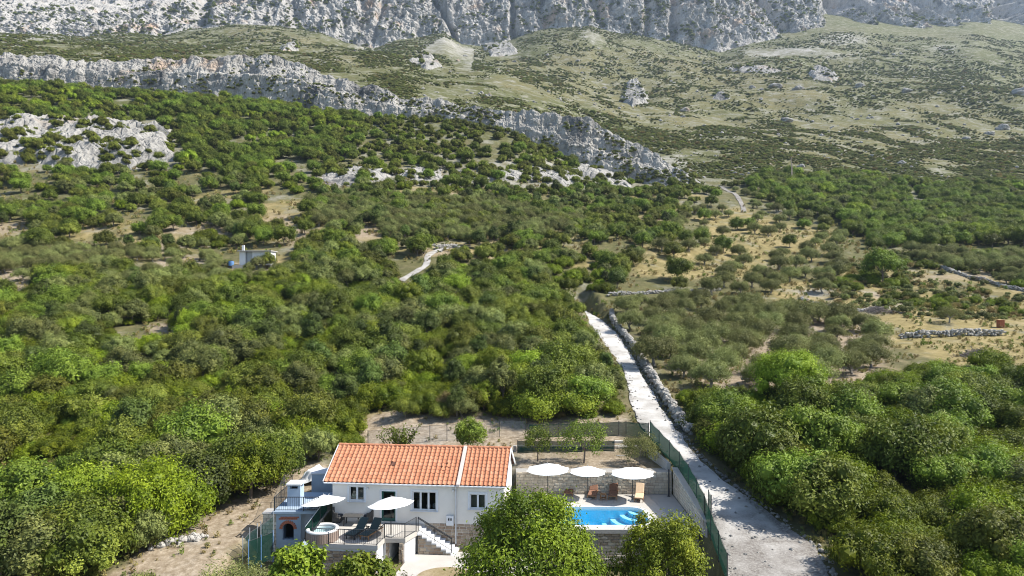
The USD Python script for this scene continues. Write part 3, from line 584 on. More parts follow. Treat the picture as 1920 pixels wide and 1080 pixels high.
scatter('near', NF, 2.6, [('mastic', .4), ('oak', .3), ('green', .15), ('broom', .15)], (.28, .48), patch=5, seed=21, gap=.3)
scatter('right', RF, 2.7, [('mastic', .5), ('grey_oak', .03), ('green', .22), ('oak', .07), ('mastic', .18)], (.6, 1.05), patch=8, seed=2)
scatter('grove', GROVE, 5.3, [('olive', 1)], (.74, 1.1), jit=.24, seed=3)
_rb = np.random.default_rng(44)
for y_ in np.arange(43.5, 70, 2.6):
    x_ = float(np.interp(y_, RDs, RRs)) + _rb.uniform(2.6, 4.2); plants.append([['mastic', 'mastic', 'green', 'oak'][int(_rb.integers(4))], x_, y_, float(terrain(x_, y_)[0]), _rb.uniform(.95, 1.2), _rb.uniform(0, 6.28), 'right'])
scatter('left_terraces', OLL, 4.0, [('olive', .9), ('oak', .1)], (.65, .95), jit=.2, seed=4, gap=.36)
scatter('mid_orchard', OLM, 3.7, [('olive', 1)], (.75, .95), jit=.15, seed=5)
scatter('field', YF, 7.4, [('olive', .75), ('oak', .1), ('green', .15)], (.75, 1.1), jit=.3, seed=6)
scatter('right_wood', RW, 4.3, [('green', .62), ('oak', .2), ('lime', .1), ('grey_oak', .08)], (.75, 1.1), seed=7, gap=.3)
scatter('right_scrub', SCR, 2.6, [('scrub', .5), ('broom', .15), ('mastic', .2), ('scrub', .15)], (.4, .8), seed=8, gap=.35)
scatter('right_terrace', OLR, 5.0, [('olive', 1)], (.8, 1.05), seed=9)
scatter('upper_wood', UF1, 4.5, [('green', .55), ('oak', .3), ('lime', .15)], (.7, 1.15), seed=10, gap=.33)
scatter('left_slope', UF2, 4.4, [('oak', .25), ('green', .4), ('grey_oak', .2), ('pine', .05), ('mastic', .1)], (.6, 1.05), seed=11, gap=.44)
scatter('rock_band', RB, 4.0, [('oak', .35), ('mastic', .3), ('green', .2), ('scrub', .15)], (.5, .95), seed=12, gap=.40)
scatter('centre', CB, 4.0, [('oak', .3), ('green', .3), ('pine', .12), ('grey_oak', .14), ('mastic', .14)], (.5, .95), seed=13, gap=.38)
scatter('field', TR, 4.6, [('oak', .4), ('olive', .3), ('green', .3)], (.5, .9), seed=14, gap=.3)
scatter('outcrop', SOFTROCK, 4.6, [('oak', .6), ('mastic', .4)], (.35, .85), seed=15, gap=.44, avoid=False)

# what must stay open to view from the valley: road, tracks, clearings, bare rock
PROTECT = [([(u_ - 4, v_) for v_, u_, _ in ROAD] + [(u_ + 3, v_) for v_, _, u_ in ROAD[::-1]], 1.0), ([(u_, v_) for v_, _, u_ in ROAD[:10]] + [(u_ + 30, v_ - 8) for v_, _, u_ in ROAD[:10][::-1]], .9),
    ([(240, 1085), (400, 975), (520, 910), (560, 892), (610, 900), (440, 1045), (420, 1085)], 1.0), ([(436, 462), (515, 462), (515, 504), (436, 504)], 1.0), ([(215, 612), (335, 606), (330, 626), (225, 630)], 1.0), ([(465, 388), (540, 374), (572, 402), (500, 412)], .8),
    ([(748, 532), (795, 495), (800, 474), (840, 460), (845, 470), (818, 480), (808, 500), (765, 534)], 1.0), ([(1190, 505), (1240, 486), (1300, 492), (1300, 514), (1200, 515)], .9), ([(1310, 440), (1340, 405), (1400, 398), (1540, 432), (1490, 468), (1390, 470)], .7), ([(1346, 345), (1405, 372), (1402, 402), (1375, 392)], 1.0),
    ([(1590, 606), (1720, 600), (1930, 600), (1930, 690), (1800, 684), (1690, 650)], .95), ([(1715, 486), (1800, 505), (1935, 540), (1935, 555), (1780, 525), (1715, 497)], .9), ([(1250, 600), (1600, 600), (1690, 650), (1700, 688), (1560, 726), (1420, 722), (1300, 735)], .8),
    ([(u_, c_ - 2) for u_, c_, b_, _ in RIDGE] + [(u_, b_ - 6) for u_, c_, b_, _ in RIDGE[::-1]], .88), ([(-160, 240), (60, 230), (320, 248), (325, 290), (180, 312), (-160, 300)], .8), ([(1100, 308), (1180, 330), (1230, 345), (1180, 350), (1090, 335)], .8), ([(980, 315), (1090, 335), (1060, 350), (900, 340)], .7), ([(600, 330), (740, 322), (735, 342), (605, 345)], .75), ([(770, 315), (830, 318), (830, 336), (770, 338)], .8), ([(690, 772), (770, 768), (770, 800), (680, 825)], 1.0), ([(665, 428), (715, 430), (715, 446), (668, 446)], .9), ([(0, 505), (55, 500), (50, 545), (0, 548)], .9), ([(200, 482), (290, 478), (390, 482), (380, 505), (205, 500)], .7), ([(1440, 545), (1640, 530), (1640, 600), (1480, 590)], .5)]
PP = [(Polygon(q_).buffer(0), c_) for q_, c_ in PROTECT]
kept = []
rk = np.random.default_rng(5)
PA = np.array([(p[1], p[2], p[3], p[4]) for p in plants]); alive = np.ones(len(plants), bool)
chance = rk.uniform(size=(len(plants), len(PP)))
WH = np.array([(SPEC[p[0]][1], SPEC[p[0]][2]) for p in plants])
ZONE = np.array([p[6] for p in plants])
for k_ in range(4):
    hit = np.zeros(len(plants), bool)
    U0, V0 = project(PA[:, 0], PA[:, 1], PA[:, 2]); sw_, sh_ = WH[:, 0] * PA[:, 3] / PA[:, 1] * F, WH[:, 1] * PA[:, 3] / PA[:, 1] * F
    for j_, (poly, c_) in enumerate(PP):
        for du, dv in ((0, .95), (.42, .5), (-.42, .5), (.28, .82), (-.28, .82), (0, .6)):
            hit |= shapely.contains_xy(poly, U0 + du * sw_, V0 - dv * sh_) & (chance[:, j_] < c_) & (ZONE != 'outcrop') & ((ZONE == 'right') if j_ == 12 else (ZONE != 'grove'))
    if k_ < 3: PA[:, 3] *= np.where(hit, .78, 1)
    else: alive = ~hit
plants = [[p[0], p[1], p[2], p[3], float(PA[i, 3]), p[5], p[6]] for i, p in enumerate(plants) if alive[i]]
NAMES = {'oak': ('evergreen_oak', 'tree', 'dark evergreen oak'), 'grey_oak': ('grey_evergreen_oak', 'tree', 'grey-green evergreen oak'), 'mastic': ('mastic_shrub', 'shrub', 'yellow-green mastic shrub'),
         'green': ('broadleaf_tree', 'tree', 'fresh green tree'), 'pine': ('juniper_tree', 'tree', 'dark green juniper'), 'olive': ('olive_tree', 'olive tree', 'grey-leaved olive tree'), 'broom': ('dry_broom', 'shrub', 'straw-coloured dry broom'),
         'scrub': ('scrub_bush', 'shrub', 'dull green scrub bush'), 'lime': ('lime_green_tree', 'tree', 'bright lime-green tree')}
def where(zone, u, v):
    """What the plant stands on or beside, by things one can find in the photograph."""
    if zone == 'near':
        if u > 1000: return 'beside the road\'s left edge'
        if u > 690: return 'above bare strip behind house' if v > 700 else 'between small hut and road'
        side = 'outer ' if u < 230 else 'inner ' if u > 460 else ''
        return f'low in {side}left thicket' if v > 900 else f'in {side}left thicket beside house' if v > 790 else f'midway up {side}left thicket' if v > 660 else f'high in {side}left thicket'
    if zone == 'right':
        return 'on the road\'s right bank' if u < 1560 and v > 790 else 'in right thicket below olive grove' if v < 800 else 'low in the right thicket' if v > 960 else 'midway up the right thicket'
    if zone == 'grove':
        return 'in the grove beside the stone wall' if u < 1290 else 'in the grove\'s front part' if v > 670 else 'in the grove\'s back part' if v < 610 else 'in the grove\'s middle'
    return {'left_terraces': 'on the terraces left of the hut', 'mid_orchard': 'in the dense orchard below the rocks', 'field': 'in the golden dry field', 'right_wood': 'in the bright wood at right', 'right_scrub': 'on the dry scrub terrace at right',
            'right_terrace': 'behind the low wall at right', 'upper_wood': 'between long ridge and left outcrop', 'left_slope': 'between left outcrop and hut', 'rock_band': 'among rocks below the ridge', 'centre': 'between hut and golden field', 'outcrop': 'on the pale left outcrop'}[zone]
vis = []
for p in plants:
    key, x, y, z, s, yaw, zone = p
    w, h = SPEC[key][1] * s, SPEC[key][2] * s
    u, v = project(x, y, z); vt = CV + (H - z - h) / y * F; half = w / 2 / y * F
    seen = (u + half > 0) and (u - half < 1920) and vt < 1080
    vis.append((seen, F * max(w, h) / y, u, v))
kinds = {}
for i, p in enumerate(plants): kinds.setdefault(NAMES[p[0]][1], []).append(i)
single = set()
LIMIT = {'tree': 300, 'shrub': 300, 'olive tree': 300}
for k_, ids in kinds.items():
    ids = sorted((i for i in ids if vis[i][0]), key=lambda i: -vis[i][1])
    single |= set(ids[:LIMIT[k_]])
rest = []
ORD = ['', 'first', 'second', 'third', 'fourth', 'fifth', 'sixth', 'seventh', 'eighth', 'ninth', 'tenth', 'eleventh', 'twelfth', 'thirteenth', 'fourteenth', 'fifteenth', 'sixteenth', 'seventeenth', 'eighteenth', 'nineteenth', 'twentieth']
clusters = {}
for i in sorted(single): clusters.setdefault((plants[i][0], where(plants[i][6], vis[i][2], vis[i][3])), []).append(i)
NAMED = {}
for (key, place_), ids in clusters.items():
    ids = sorted(ids, key=lambda i: -vis[i][3]); n = len(ids); txt = NAMES[key][2]
    nr = max(1, min(12, round(math.sqrt(n / 2.2)))); rows_ = np.array_split(ids, nr)
    for r_i, row in enumerate(rows_):
        for c_i, i in enumerate(sorted(row, key=lambda i: vis[i][2])):
            rr_ = '' if nr == 1 else ', front row' if r_i == 0 else f', {ORD[r_i + 1]} row back'
            cc_ = '' if len(row) == 1 else ', leftmost' if c_i == 0 else ', rightmost' if c_i == len(row) - 1 else f', {ORD[min(c_i + 1, 20)]} from left'
            NAMED[int(i)] = f'{txt} {place_}{rr_}{cc_}'
for i, p in enumerate(plants):
    key, x, y, z, s, yaw, zone = p
    if i not in single:
        rest.append(p); continue
    nm, cat, txt = NAMES[key]
    thing(nm, NAMED[i], cat, (x, y, z - .1), yaw, group=f'{nm.replace("_", " ")}s {where(zone, vis[i][2], vis[i][3])}', scale=(s, s, s * (.92 + .16 * ((i * 37) % 10) / 10)), ref=SPEC[key][0][i % len(SPEC[key][0])])
def instancer(name, protos, items, label, cat='woodland'):
    """items: (proto index, x, y, z, scale, yaw); one object of uncountable growth."""
    pi = UsdGeom.PointInstancer.Define(stage, '/World/' + name)
    targets = []
    for k_, src in enumerate(protos):
        q_ = stage.DefinePrim(f'/World/{name}/{str(src).split("/")[-1].replace("_kind", "")}', 'Xform')
        q_.GetReferences().AddInternalReference(src); targets.append(q_.GetPath())
    pi.CreatePrototypesRel().SetTargets(targets)
    a = np.array([(i_[1], i_[2], i_[3]) for i_ in items], np.float32)
    pi.CreatePositionsAttr(Vt.Vec3fArray.FromNumpy(a))
    pi.CreateProtoIndicesAttr(Vt.IntArray([int(i_[0]) for i_ in items]))
    pi.CreateScalesAttr(Vt.Vec3fArray.FromNumpy(np.array([np.broadcast_to(i_[4], 3) for i_ in items], np.float32)))
    pi.CreateOrientationsAttr(Vt.QuathArray([Gf.Quath(math.cos(i_[5] / 2), 0, 0, math.sin(i_[5] / 2)) for i_ in items]))
    tag(pi, label, cat, None, 'stuff')
allp = [q_ for k_ in SPEC for q_ in SPEC[k_][0]]
where_p = {str(q_): i for i, q_ in enumerate(allp)}
instancer('distant_woodland', allp, [(where_p[str(SPEC[p[0]][0][i % len(SPEC[p[0]][0])])], p[1], p[2], p[3] - .1, p[4], p[5]) for i, p in enumerate(rest)], 'dense green woodland and olive orchards covering the lower mountain slopes')

# low growth of the far slopes, and stones lying on it
def far_points(n, d0, d1, seed, vmax=360):
    r_ = np.random.default_rng(seed)
    d = np.exp(r_.uniform(math.log(d0), math.log(d1), n)); x = (r_.uniform(-100, 2020, n) - CU) / F * d
    return r_, x, d, terrain(x, d)
r_, X, Y, Z = far_points(150000, 285, 1290, 71)
u, v = project(X, Y, Z)
gul = ridged(xyz(X / 55, Y / 210, 5), 3, 86)
dens = .14 * (gul - .62) + .6 * fbm(xyz(X / 16, Y / 26, 1), 4, 81) + .4 * fbm(xyz(X / 140, Y / 190, 1), 4, 82)
ok = (dens + .09 * (r_.uniform(size=len(X)) - .5) > .44 + .02 * mask(u, v, GOLD)) & ~(mask(u, v, [STONY[0], STONY[1], STONY[2]]) > 0)
# behind the long ridge only; its front side carries trees
rb = np.interp(u, R_[:, 0], R_[:, 3] + 14)
ok &= (Y > rb + 12)
ok &= (v < 365)
X, Y, Z = X[ok], Y[ok], Z[ok]; S = r_.uniform(.2, .62, len(X)) * np.clip(.5 + Y / 900, .6, 1.5); S *= np.clip(.62 + 6 * (dens[ok] - .42), .42, 1.6) * np.where(r_.uniform(size=len(X)) > .95, 1.7, 1)
sp = [(0, 'scrub')] * 6 + [(1, 'oak')] * 2 + [(2, 'broom')]
sc = SPEC['scrub'][0] + [SPEC['oak'][0][0]] + SPEC['broom'][0][:1]
idx = r_.integers(0, 10, len(X)); idx = np.where(idx < 8, idx % 3, np.where(idx < 9, 3, 4))
instancer('far_scrub', sc, [(int(k_), x, y, z - .1, np.array([s, s, s * .8]) * (.55 if k_ == 3 else 1), w_) for k_, x, y, z, s, w_ in zip(idx, X, Y, Z, S, r_.uniform(0, 6.28, len(X)))], 'low dull green scrub speckling the far dry slopes', 'scrub')
def rock_mesh(seed, sub=2, flat=.7):
    m = trimesh.creation.icosphere(subdivisions=sub); v = np.array(m.vertices)
    v = v * (1 + .7 * (noise(v * 1.3 + seed, seed) - .5) + .35 * (noise(v * 3.1 + seed, seed + 1) - .5))[:, None] * [1, .85, flat]
    return v, np.array(m.faces)
STONES = []
for i in range(4):
    k_ = klass(f'stone_kind_{i + 1:03d}'); usdkit.mesh(stage, f'{k_.GetPath()}/stone', rock_mesh(i * 7 + 3), M['boulder_rock'], 30); STONES.append(k_.GetPath())
r_, X, Y, Z = far_points(5200, 150, 1250, 72)
u, v = project(X, Y, Z); ok = (fbm(xyz(X / 50, Y / 70, 4), 3, 83) > .5) & ((Y > np.interp(u, R_[:, 0], R_[:, 3] + 14)) | (mask(u, v, STONY) > 0))
X, Y, Z = X[ok], Y[ok], Z[ok]
instancer('scattered_stones', STONES, [(int(a), x, y, z, s, w_) for a, x, y, z, s, w_ in zip(r_.integers(0, 4, len(X)), X, Y, Z, .35 + 1.5 * r_.uniform(size=len(X)) ** 3 * np.clip(Y / 500, .5, 2), r_.uniform(0, 6.28, len(X)))], 'pale limestone stones strewn over the dry slopes', 'stones')
# bushes clinging to ridge and cliffs
items = []
r_ = np.random.default_rng(73)
for _ in range(2000):
    i, j = r_.integers(20, RIDGE_TOP.shape[0] - 5), r_.integers(0, 70); q_ = RIDGE_TOP[i, j]
    if noise(np.array([[q_[0] / 16, q_[2] / 9, 0]]), 5)[0] > .57: items.append((int(r_.integers(0, 3)), q_[0], q_[1] - .8, q_[2] - .3, r_.uniform(.3, .8), r_.uniform(0, 6.28)))
for _ in range(22000):
    i, j = r_.integers(60, CLIFF.shape[0] - 60), r_.integers(40, 188); q_ = CLIFF[i, j]
    left = 1.0 if su[i] < 560 or su[i] > 1420 else .0
    if noise(np.array([[q_[0] / 14, q_[2] / 10, 0]]), 6)[0] > (.52 if left else .58): items.append((int(r_.integers(0, 4)), q_[0], q_[1] - 1, q_[2], r_.uniform(.5, 1.7), r_.uniform(0, 6.28)))
for k_, (V3, n_) in enumerate(zip(ROCKV, (420, 30, 40, 50, 20, 40, 60, 50, 30, 40, 30, 30, 20))):
    if not len(V3): continue
    for i in r_.integers(0, len(V3), n_ * 3):
        q_ = V3[i]
        if noise(np.array([[q_[0] / 6, q_[1] / 6, k_]]), 8)[0] > .56: items.append((int(r_.integers(0, 4)), q_[0], q_[1], q_[2] - .5, r_.uniform(.25, .75) * (1 + q_[1] / 900), r_.uniform(0, 6.28)))
instancer('rock_scrub', sc, items, 'dark green bushes clinging to ledges of ridge and cliffs', 'scrub')
# weeds and dry tufts on open ground near the house and in the fields
def tuft_mesh(seed, n=26, h=.35):
    r2 = np.random.default_rng(seed); a = r2.uniform(0, 6.28, n); rr = r2.uniform(0, .25, n)
    c = np.stack([np.cos(a) * rr, np.sin(a) * rr, r2.uniform(.05, h, n)], 1)
    return leaf_quads(c, np.stack([np.cos(a), np.sin(a), r2.uniform(-.2, .5, n)], 1), .22, r2, .3)
for i, mt in enumerate(('dry_leaf', 'scrub_leaf', 'green_leaf')):
    k_ = klass(f'tuft_kind_{i + 1:03d}'); m = usdkit.mesh(stage, f'{k_.GetPath()}/tuft', tuft_mesh(i), M[mt]); primvar(m, 'tint', np.full(26 * 4, .5))
r_ = np.random.default_rng(74); n_ = 26000
Y = np.exp(r_.uniform(math.log(36), math.log(260), n_)); X = (r_.uniform(-80, 2000, n_) - CU) / F * Y; Z = terrain(X, Y); u, v = project(X, Y, Z)
l, rr = np.interp(Y, RDs, RLs), np.interp(Y, RDs, RRs)
ok = ~((Y < 133) & (X > l - .2) & (X < rr + .2)) & (fbm(xyz(X / 5, Y / 5, 2), 3, 84) > .45) & ~((X > -18) & (X < 13.2) & (Y > 39) & (Y < 57.5)) & ~((mask(u, v, SOIL[:2]) > 0) & (r_.uniform(size=n_) > .35))
X, Y, Z = X[ok], Y[ok], Z[ok]
instancer('dry_grass', ['/World/tuft_kind_001', '/World/tuft_kind_002', '/World/tuft_kind_003'], [(int(a), x, y, z, s, w_) for a, x, y, z, s, w_ in zip(r_.choice(3, len(X), p=[.6, .3, .1]), X, Y, Z, r_.uniform(.5, 1.4, len(X)) * np.clip(Y / 90, .7, 2.0), r_.uniform(0, 6.28, len(X)))], 'tufts of dry grass and weeds on open ground', 'grass')
# loose stones and weeds along the verges of the road
r_ = np.random.default_rng(75); n_ = 1700
Y = np.exp(r_.uniform(math.log(36), math.log(120), n_)); l, rr = np.interp(Y, RDs, RLs), np.interp(Y, RDs, RRs); side = r_.uniform(size=n_) < .3
near_ = (Y < 47) & (r_.uniform(size=n_) < .2); X = np.where(side, l + r_.exponential(.25, n_), rr - r_.exponential(.35, n_) + .5); X = np.where(near_, l + (rr - l) * r_.uniform(.03, 1.0, n_), X)
instancer('road_gravel', STONES, [(int(a), x, y, terrain(x, y)[0] + .08, s, w_) for a, x, y, s, w_ in zip(r_.integers(0, 4, n_), X, Y, .025 + .13 * r_.uniform(size=n_) ** 3, r_.uniform(0, 6.28, n_))], 'loose gravel and stones along the edges of the pale road', 'gravel')
# ------------------------------------------------------------------ the house and its terraces
plain('render_wall', (.63, .59, .53), .85, .04, 2.0, .15, bscale=40)
plain('white_paint', (.58, .585, .59), .7, .03, 3.0)
plain('white_cloth', (.74, .74, .73), .9, .02, 3.0)
plain('dark_metal', (.035, .037, .04), .5, .1, 4)
plain('grey_metal', (.33, .35, .37), .45, .1, 4, metallic=.3)
plain('concrete', (.38, .365, .34), .9, .12, 2.0, .3)
plain('pale_paving', (.42, .395, .36), .85, .1, 1.2, .2)
plain('strip_paint', (.5, .43, .39), .8, .1); plain('tile_a', (.41, .175, .095), .9, .12, 3, .2); plain('tile_b', (.44, .20, .115), .9, .12, 3, .2); plain('tile_c', (.37, .15, .08), .9, .14, 3, .2)
plain('dark_deck', (.10, .045, .03), .9, .2)
plain('door_green', (.02, .085, .07), .35, .1)
plain('rattan', (.065, .063, .06), .8, .25, 30, .6); plain('cushion', (.05, .053, .06), .95, .1, 8)
plain('sling', (.05, .075, .075), .8, .15, 20); plain('brown_cushion', (.22, .115, .075), .95, .12, 6); plain('beige_cushion', (.58, .43, .29), .95, .08, 6)
plain('teak', (.32, .17, .08), .7, .25, 12)
plain('block_a', (.33, .26, .19), .95, .22, 7, .8); plain('block_b', (.40, .33, .25), .95, .2, 7, .8); plain('block_c', (.27, .20, .145), .95, .25, 7, .8)
plain('grey_block_a', (.52, .455, .36), .95, .16, 5, .8); plain('grey_block_b', (.58, .515, .42), .95, .14, 5, .8); plain('grey_block_c', (.45, .385, .305), .95, .2, 5, .8)
plain('mortar', (.30, .285, .26), .95, .1, 6)
plain('brick_red', (.38, .13, .075), .9, .2, 9)
plain('spa_side', (.24, .185, .155), .7, .15, 10); plain('spa_rim', (.62, .61, .59), .6, .04)
plain('pool_liner', (.09, .58, .80), .5, .06, 1.5); plain('pool_step', (.42, .72, .82), .5, .05, 2)
plain('soot', (.02, .02, .02), .95, .2); plain('rust', (.26, .085, .04), .9, .3, 5); plain('twigs', (.17, .145, .13), .95, .3, 5)
plain('barrel_shade_blue', (.10, .2, .38), .6, .1); plain('fabric_grey', (.42, .42, .43), .9, .1); plain('inside_dark', (.10, .09, .08), .9, .2)  # blue of the barrel; on net posts, shade on grey metal as colour
plain('shaded_white', (.30, .37, .45), .8, .08, 2.0, .15, bscale=40); plain('curtain', (.42, .38, .30), .95, .1, 5); plain('pole_wood', (.30, .25, .2), .9, .2)  # white masonry with its blue shade put into the base colour
look('pane', {'f': ('fresnel', {'IOR': 1.5}), 't': ('transparent_bsdf', {'color': (.75, .78, .78)}), 'g': ('glossy_bsdf', {'roughness': .02, 'color': (.9, .95, 1)}), 'x': ('mix_closure', {})},
     [('f.fac', 'x.fac'), ('t.BSDF', 'x.closure1'), ('g.BSDF', 'x.closure2')], 'x.closure')
look('water', {'lw': ('layer_weight', {'blend': .5}), 'pw': ('math', {'math_type': 'power', 'value2': 4.0}), 'g': ('geometry', {}), 'n': ('noise_texture', {'scale': 2.2, 'detail': 3.0}), 'b': ('bump', {'strength': .25, 'distance': .05}), 't': ('transparent_bsdf', {'color': (.80, .95, .99)}), 'r': ('glossy_bsdf', {'roughness': .02}), 'x': ('mix_closure', {})},
     [('g.position', 'n.vector'), ('n.fac', 'b.height'), ('b.normal', 'r.normal'), ('lw.facing', 'pw.value1'), ('pw.value', 'x.fac'), ('t.BSDF', 'x.closure1'), ('r.BSDF', 'x.closure2')], 'x.closure')
def netting(name, col, clear):
    look(name, {'t': ('transparent_bsdf', {}), 'd': ('diffuse_bsdf', {'color': col}), 's': ('translucent_bsdf', {'color': col}), 'm': ('mix_closure', {'fac': .4}), 'x': ('mix_closure', {'fac': 1 - clear})},
         [('d.BSDF', 'm.closure1'), ('s.BSDF', 'm.closure2'), ('t.BSDF', 'x.closure1'), ('m.closure', 'x.closure2')], 'x.closure')
netting('green_net', (.015, .045, .035), .16); netting('dense_net', (.014, .045, .033), .06); netting('thin_net', (.03, .075, .065), .5); netting('wire_net', (.25, .27, .26), .86)

ROT = math.radians(5.4)
HO = np.array([-12.79, 47.1]); HA = np.array([math.cos(ROT), -math.sin(ROT)]); HB = np.array([math.sin(ROT), math.cos(ROT)])
def loc(p): q_ = np.asarray(p, float)[..., :2] - HO; return np.stack([q_ @ HA, q_ @ HB], -1)
def onplane(u, v, yw):
    """House coordinates (X, z) of pixel (u, v) on the vertical plane Y = yw."""
    k_ = (u - CU) / F; d = (yw + HO @ HB) / (k_ * HB[0] + HB[1]); p = np.array([k_ * d, d]); return float((p - HO) @ HA), H + (CV - v) / F * d
def lat(u, v, z): return loc(at(u, v, z))
hm = lambda name, label, cat, group=None, dx=(0, 0, 0): thing(name, label, cat, (HO[0] + HA[0] * dx[0] + HB[0] * dx[1], HO[1] + HA[1] * dx[0] + HB[1] * dx[1], dx[2]), -ROT, group)
HL, RUN, ZE, ZR, YW, XL, XR = 12.45, 3.1, 2.72, 4.52, .20, .55, 12.28
house = hm('house', 'white single storey house with orange tiled gable roof and stone plinth', 'house')
wins = [('window', 655, 912, 683, 939, 2), ('door', 715.5, 921, 741.5, 978, 1), ('window', 773.5, 922, 818, 957, 3), ('window', 881, 926.5, 910.5, 954, 2)]
holes = []
for kind_, u0, v0, u1, v1, npn in wins:
    um, vm = (u0 + u1) / 2, (v0 + v1) / 2
    a0, a1 = onplane(u0, vm, YW)[0], onplane(u1, vm, YW)[0]; z1, z0 = onplane(um, v0, YW)[1], onplane(um, v1, YW)[1]
    holes.append((kind_, a0, max(z0, .02), a1, z1, npn))
fr = Polygon([(XL, -1.9), (XR, -1.9), (XR, ZE - .02), (XL, ZE - .02)], [[(a0, z0), (a1, z0), (a1, z1), (a0, z1)] for _, a0, z0, a1, z1, _ in holes])
w = trimesh.creation.extrude_polygon(fr, .28, engine='earcut')            # x, z -> stand it up
w.vertices = np.stack([w.vertices[:, 0], YW + .28 - w.vertices[:, 2], w.vertices[:, 1]], 1)
w.faces = w.faces if w.volume > 0 else w.faces[:, ::-1]
b = MB(); b.mesh(w)
slope = (ZR - ZE) / RUN
for xg in (XL, XR - .28):                                               # gables, and the back wall
    gp = trimesh.creation.extrude_polygon(Polygon([(YW + .283, -1.9), (2 * RUN - YW, -1.9), (2 * RUN - YW, ZE), (RUN, ZR - .13), (YW + .283, ZE + .08)]), .28, engine='earcut')
    gp.vertices = np.stack([xg + gp.vertices[:, 2], gp.vertices[:, 0], gp.vertices[:, 1]], 1); b.mesh(gp)
b.box(((XL + XR) / 2, 2 * RUN - YW - .14, .4), (XR - XL - .57, .28, 4.6))
obj('wall', b.out(), 'render_wall', house)
fl = MB(); fl.box(((XL + XR) / 2, RUN, -.02), (XR - XL - .6, 2 * RUN - 1.0, .04)); fl.box((6.6, RUN + .3, 1.3), (.15, 2 * RUN - 1.6, 2.6)); obj('interior_floor', fl.out(), 'inside_dark', house)
for kind_, a0, z0, a1, z1, npn in holes:
    wi, hi, cx = a1 - a0, z1 - z0, (a0 + a1) / 2
    if kind_ == 'window':
        f = MB(); yb = YW + .10
        for xx in (a0 + .035, a1 - .035): f.box((xx, yb, (z0 + z1) / 2), (.07, .07, hi - .004))
        for zz in (z0 + .04, z1 - .035): f.box((cx, yb, zz), (wi - .145, .068, .07))
        for q_ in range(1, npn): f.box((a0 + wi * q_ / npn, yb, (z0 + z1) / 2), (.13, .066, hi - .15))
        win = obj('window', f.out(), 'white_paint', house)
        for q_ in range(npn):
            pw = wi / npn; g_ = MB(); g_.box((a0 + pw * (q_ + .5), yb + .005, (z0 + z1) / 2), (pw - .15, .012, hi - .155)); obj('pane', g_.out(), 'pane', win)
        s_ = MB()
        bw = .13
        s_.box((a0 - bw / 2 - .002, YW - .012, (z0 + z1) / 2 + .04), (bw, .024, hi + .22)); s_.box((a1 + bw / 2 + .002, YW - .012, (z0 + z1) / 2 + .04), (bw, .024, hi + .22)); s_.box((cx, YW - .012, z1 + .067), (wi - .004, .022, .13))
        obj('surround', s_.out(), 'white_paint', win)
        s_ = MB(); s_.box((cx, YW - .03, z0 - .055), (wi + .30, .15, .05), bev=.01); obj('sill', s_.out(), 'white_paint', win)
        c_ = MB()
        if npn == 2:
            for q_ in range(26):
                xx = a0 + .1 + (wi - .2) * q_ / 25.0; c_.box((xx, YW + .36 + .02 * (q_ % 2), (z0 + z1) / 2), (.045 if a0 > 8 else .012, .02, hi * (.96 if a0 > 8 else .7)))
            obj('curtain', c_.out(), 'curtain', win)
        else:
            for q_, (hx, hz_) in enumerate(((.35, .55), (1.0, .3), (1.45, .35))): c_.box((a0 + hx, YW + .5, z0 + hz_ / 2), (.32, .25, hz_), bev=.08)
            obj('interior_things', c_.out(), 'fabric_grey', win)
    else:
        f = MB(); yb = YW + .12
        for xx in (a0 + .05, a1 - .05, ): f.box((xx, yb, (z0 + z1) / 2), (.10, .06, hi - .004))
        for zz, hh in ((z0 + .12, .2), (z1 - .05, .09), (z0 + hi * .42, .09)): f.box((cx, yb, zz), (wi - .204, .058, hh))
        dr_ = obj('door', f.out(), 'door_green', house)
        for za, zb in ((z0 + .23, z0 + hi * .42 - .05), (z0 + hi * .42 + .05, z1 - .10)): g_ = MB(); g_.box((cx, yb + .004, (za + zb) / 2), (wi - .21, .012, zb - za)); obj('pane', g_.out(), 'pane', dr_)
        g_ = MB(); g_.box((a0 + .06, yb - .05, z0 + 1.0), (.03, .05, .14)); obj('handle', g_.out(), 'grey_metal', dr_)
        s_ = MB(); s_.box((a0 - .062, YW - .012, (z0 + z1) / 2 + .05), (.12, .024, hi + .1)); s_.box((a1 + .062, YW - .012, (z0 + z1) / 2 + .05), (.12, .024, hi + .1)); s_.box((cx, YW - .012, z1 + .052), (wi - .002, .022, .1)); obj('surround', s_.out(), 'white_paint', dr_)
mx0, mz1 = onplane(837, 966, YW); mx1, mz0 = onplane(851, 985, YW)
b = MB(); b.box(((mx0 + mx1) / 2, YW - .06, (mz0 + mz1) / 2), (mx1 - mx0, .12, mz1 - mz0), bev=.01); mb_ = obj('meter_box', b.out(), 'white_paint', house)
b = MB()
for q_ in (.36, .66): b.box((mx0 + (mx1 - mx0) * q_, YW - .124, mz1 - .24), (.09, .012, .17))
obj('meter_window', b.out(), 'soot', mb_)
dx = onplane(855, 950, YW)[0]
b = MB(); b.tube([(dx, YW - .07, -1.25), (dx, YW - .07, ZE - .25), (dx, YW - .12, ZE - .1)], .05, 8); obj('downpipe', b.out(), 'white_paint', house)
for q_ in (onplane(850, 915, YW), onplane(690, 915, YW)):
    b = MB(); b.box((q_[0], YW - .07, ZE - .42), (.12, .14, .12), bev=.02); obj('wall_lamp', b.out(), 'white_paint', house)
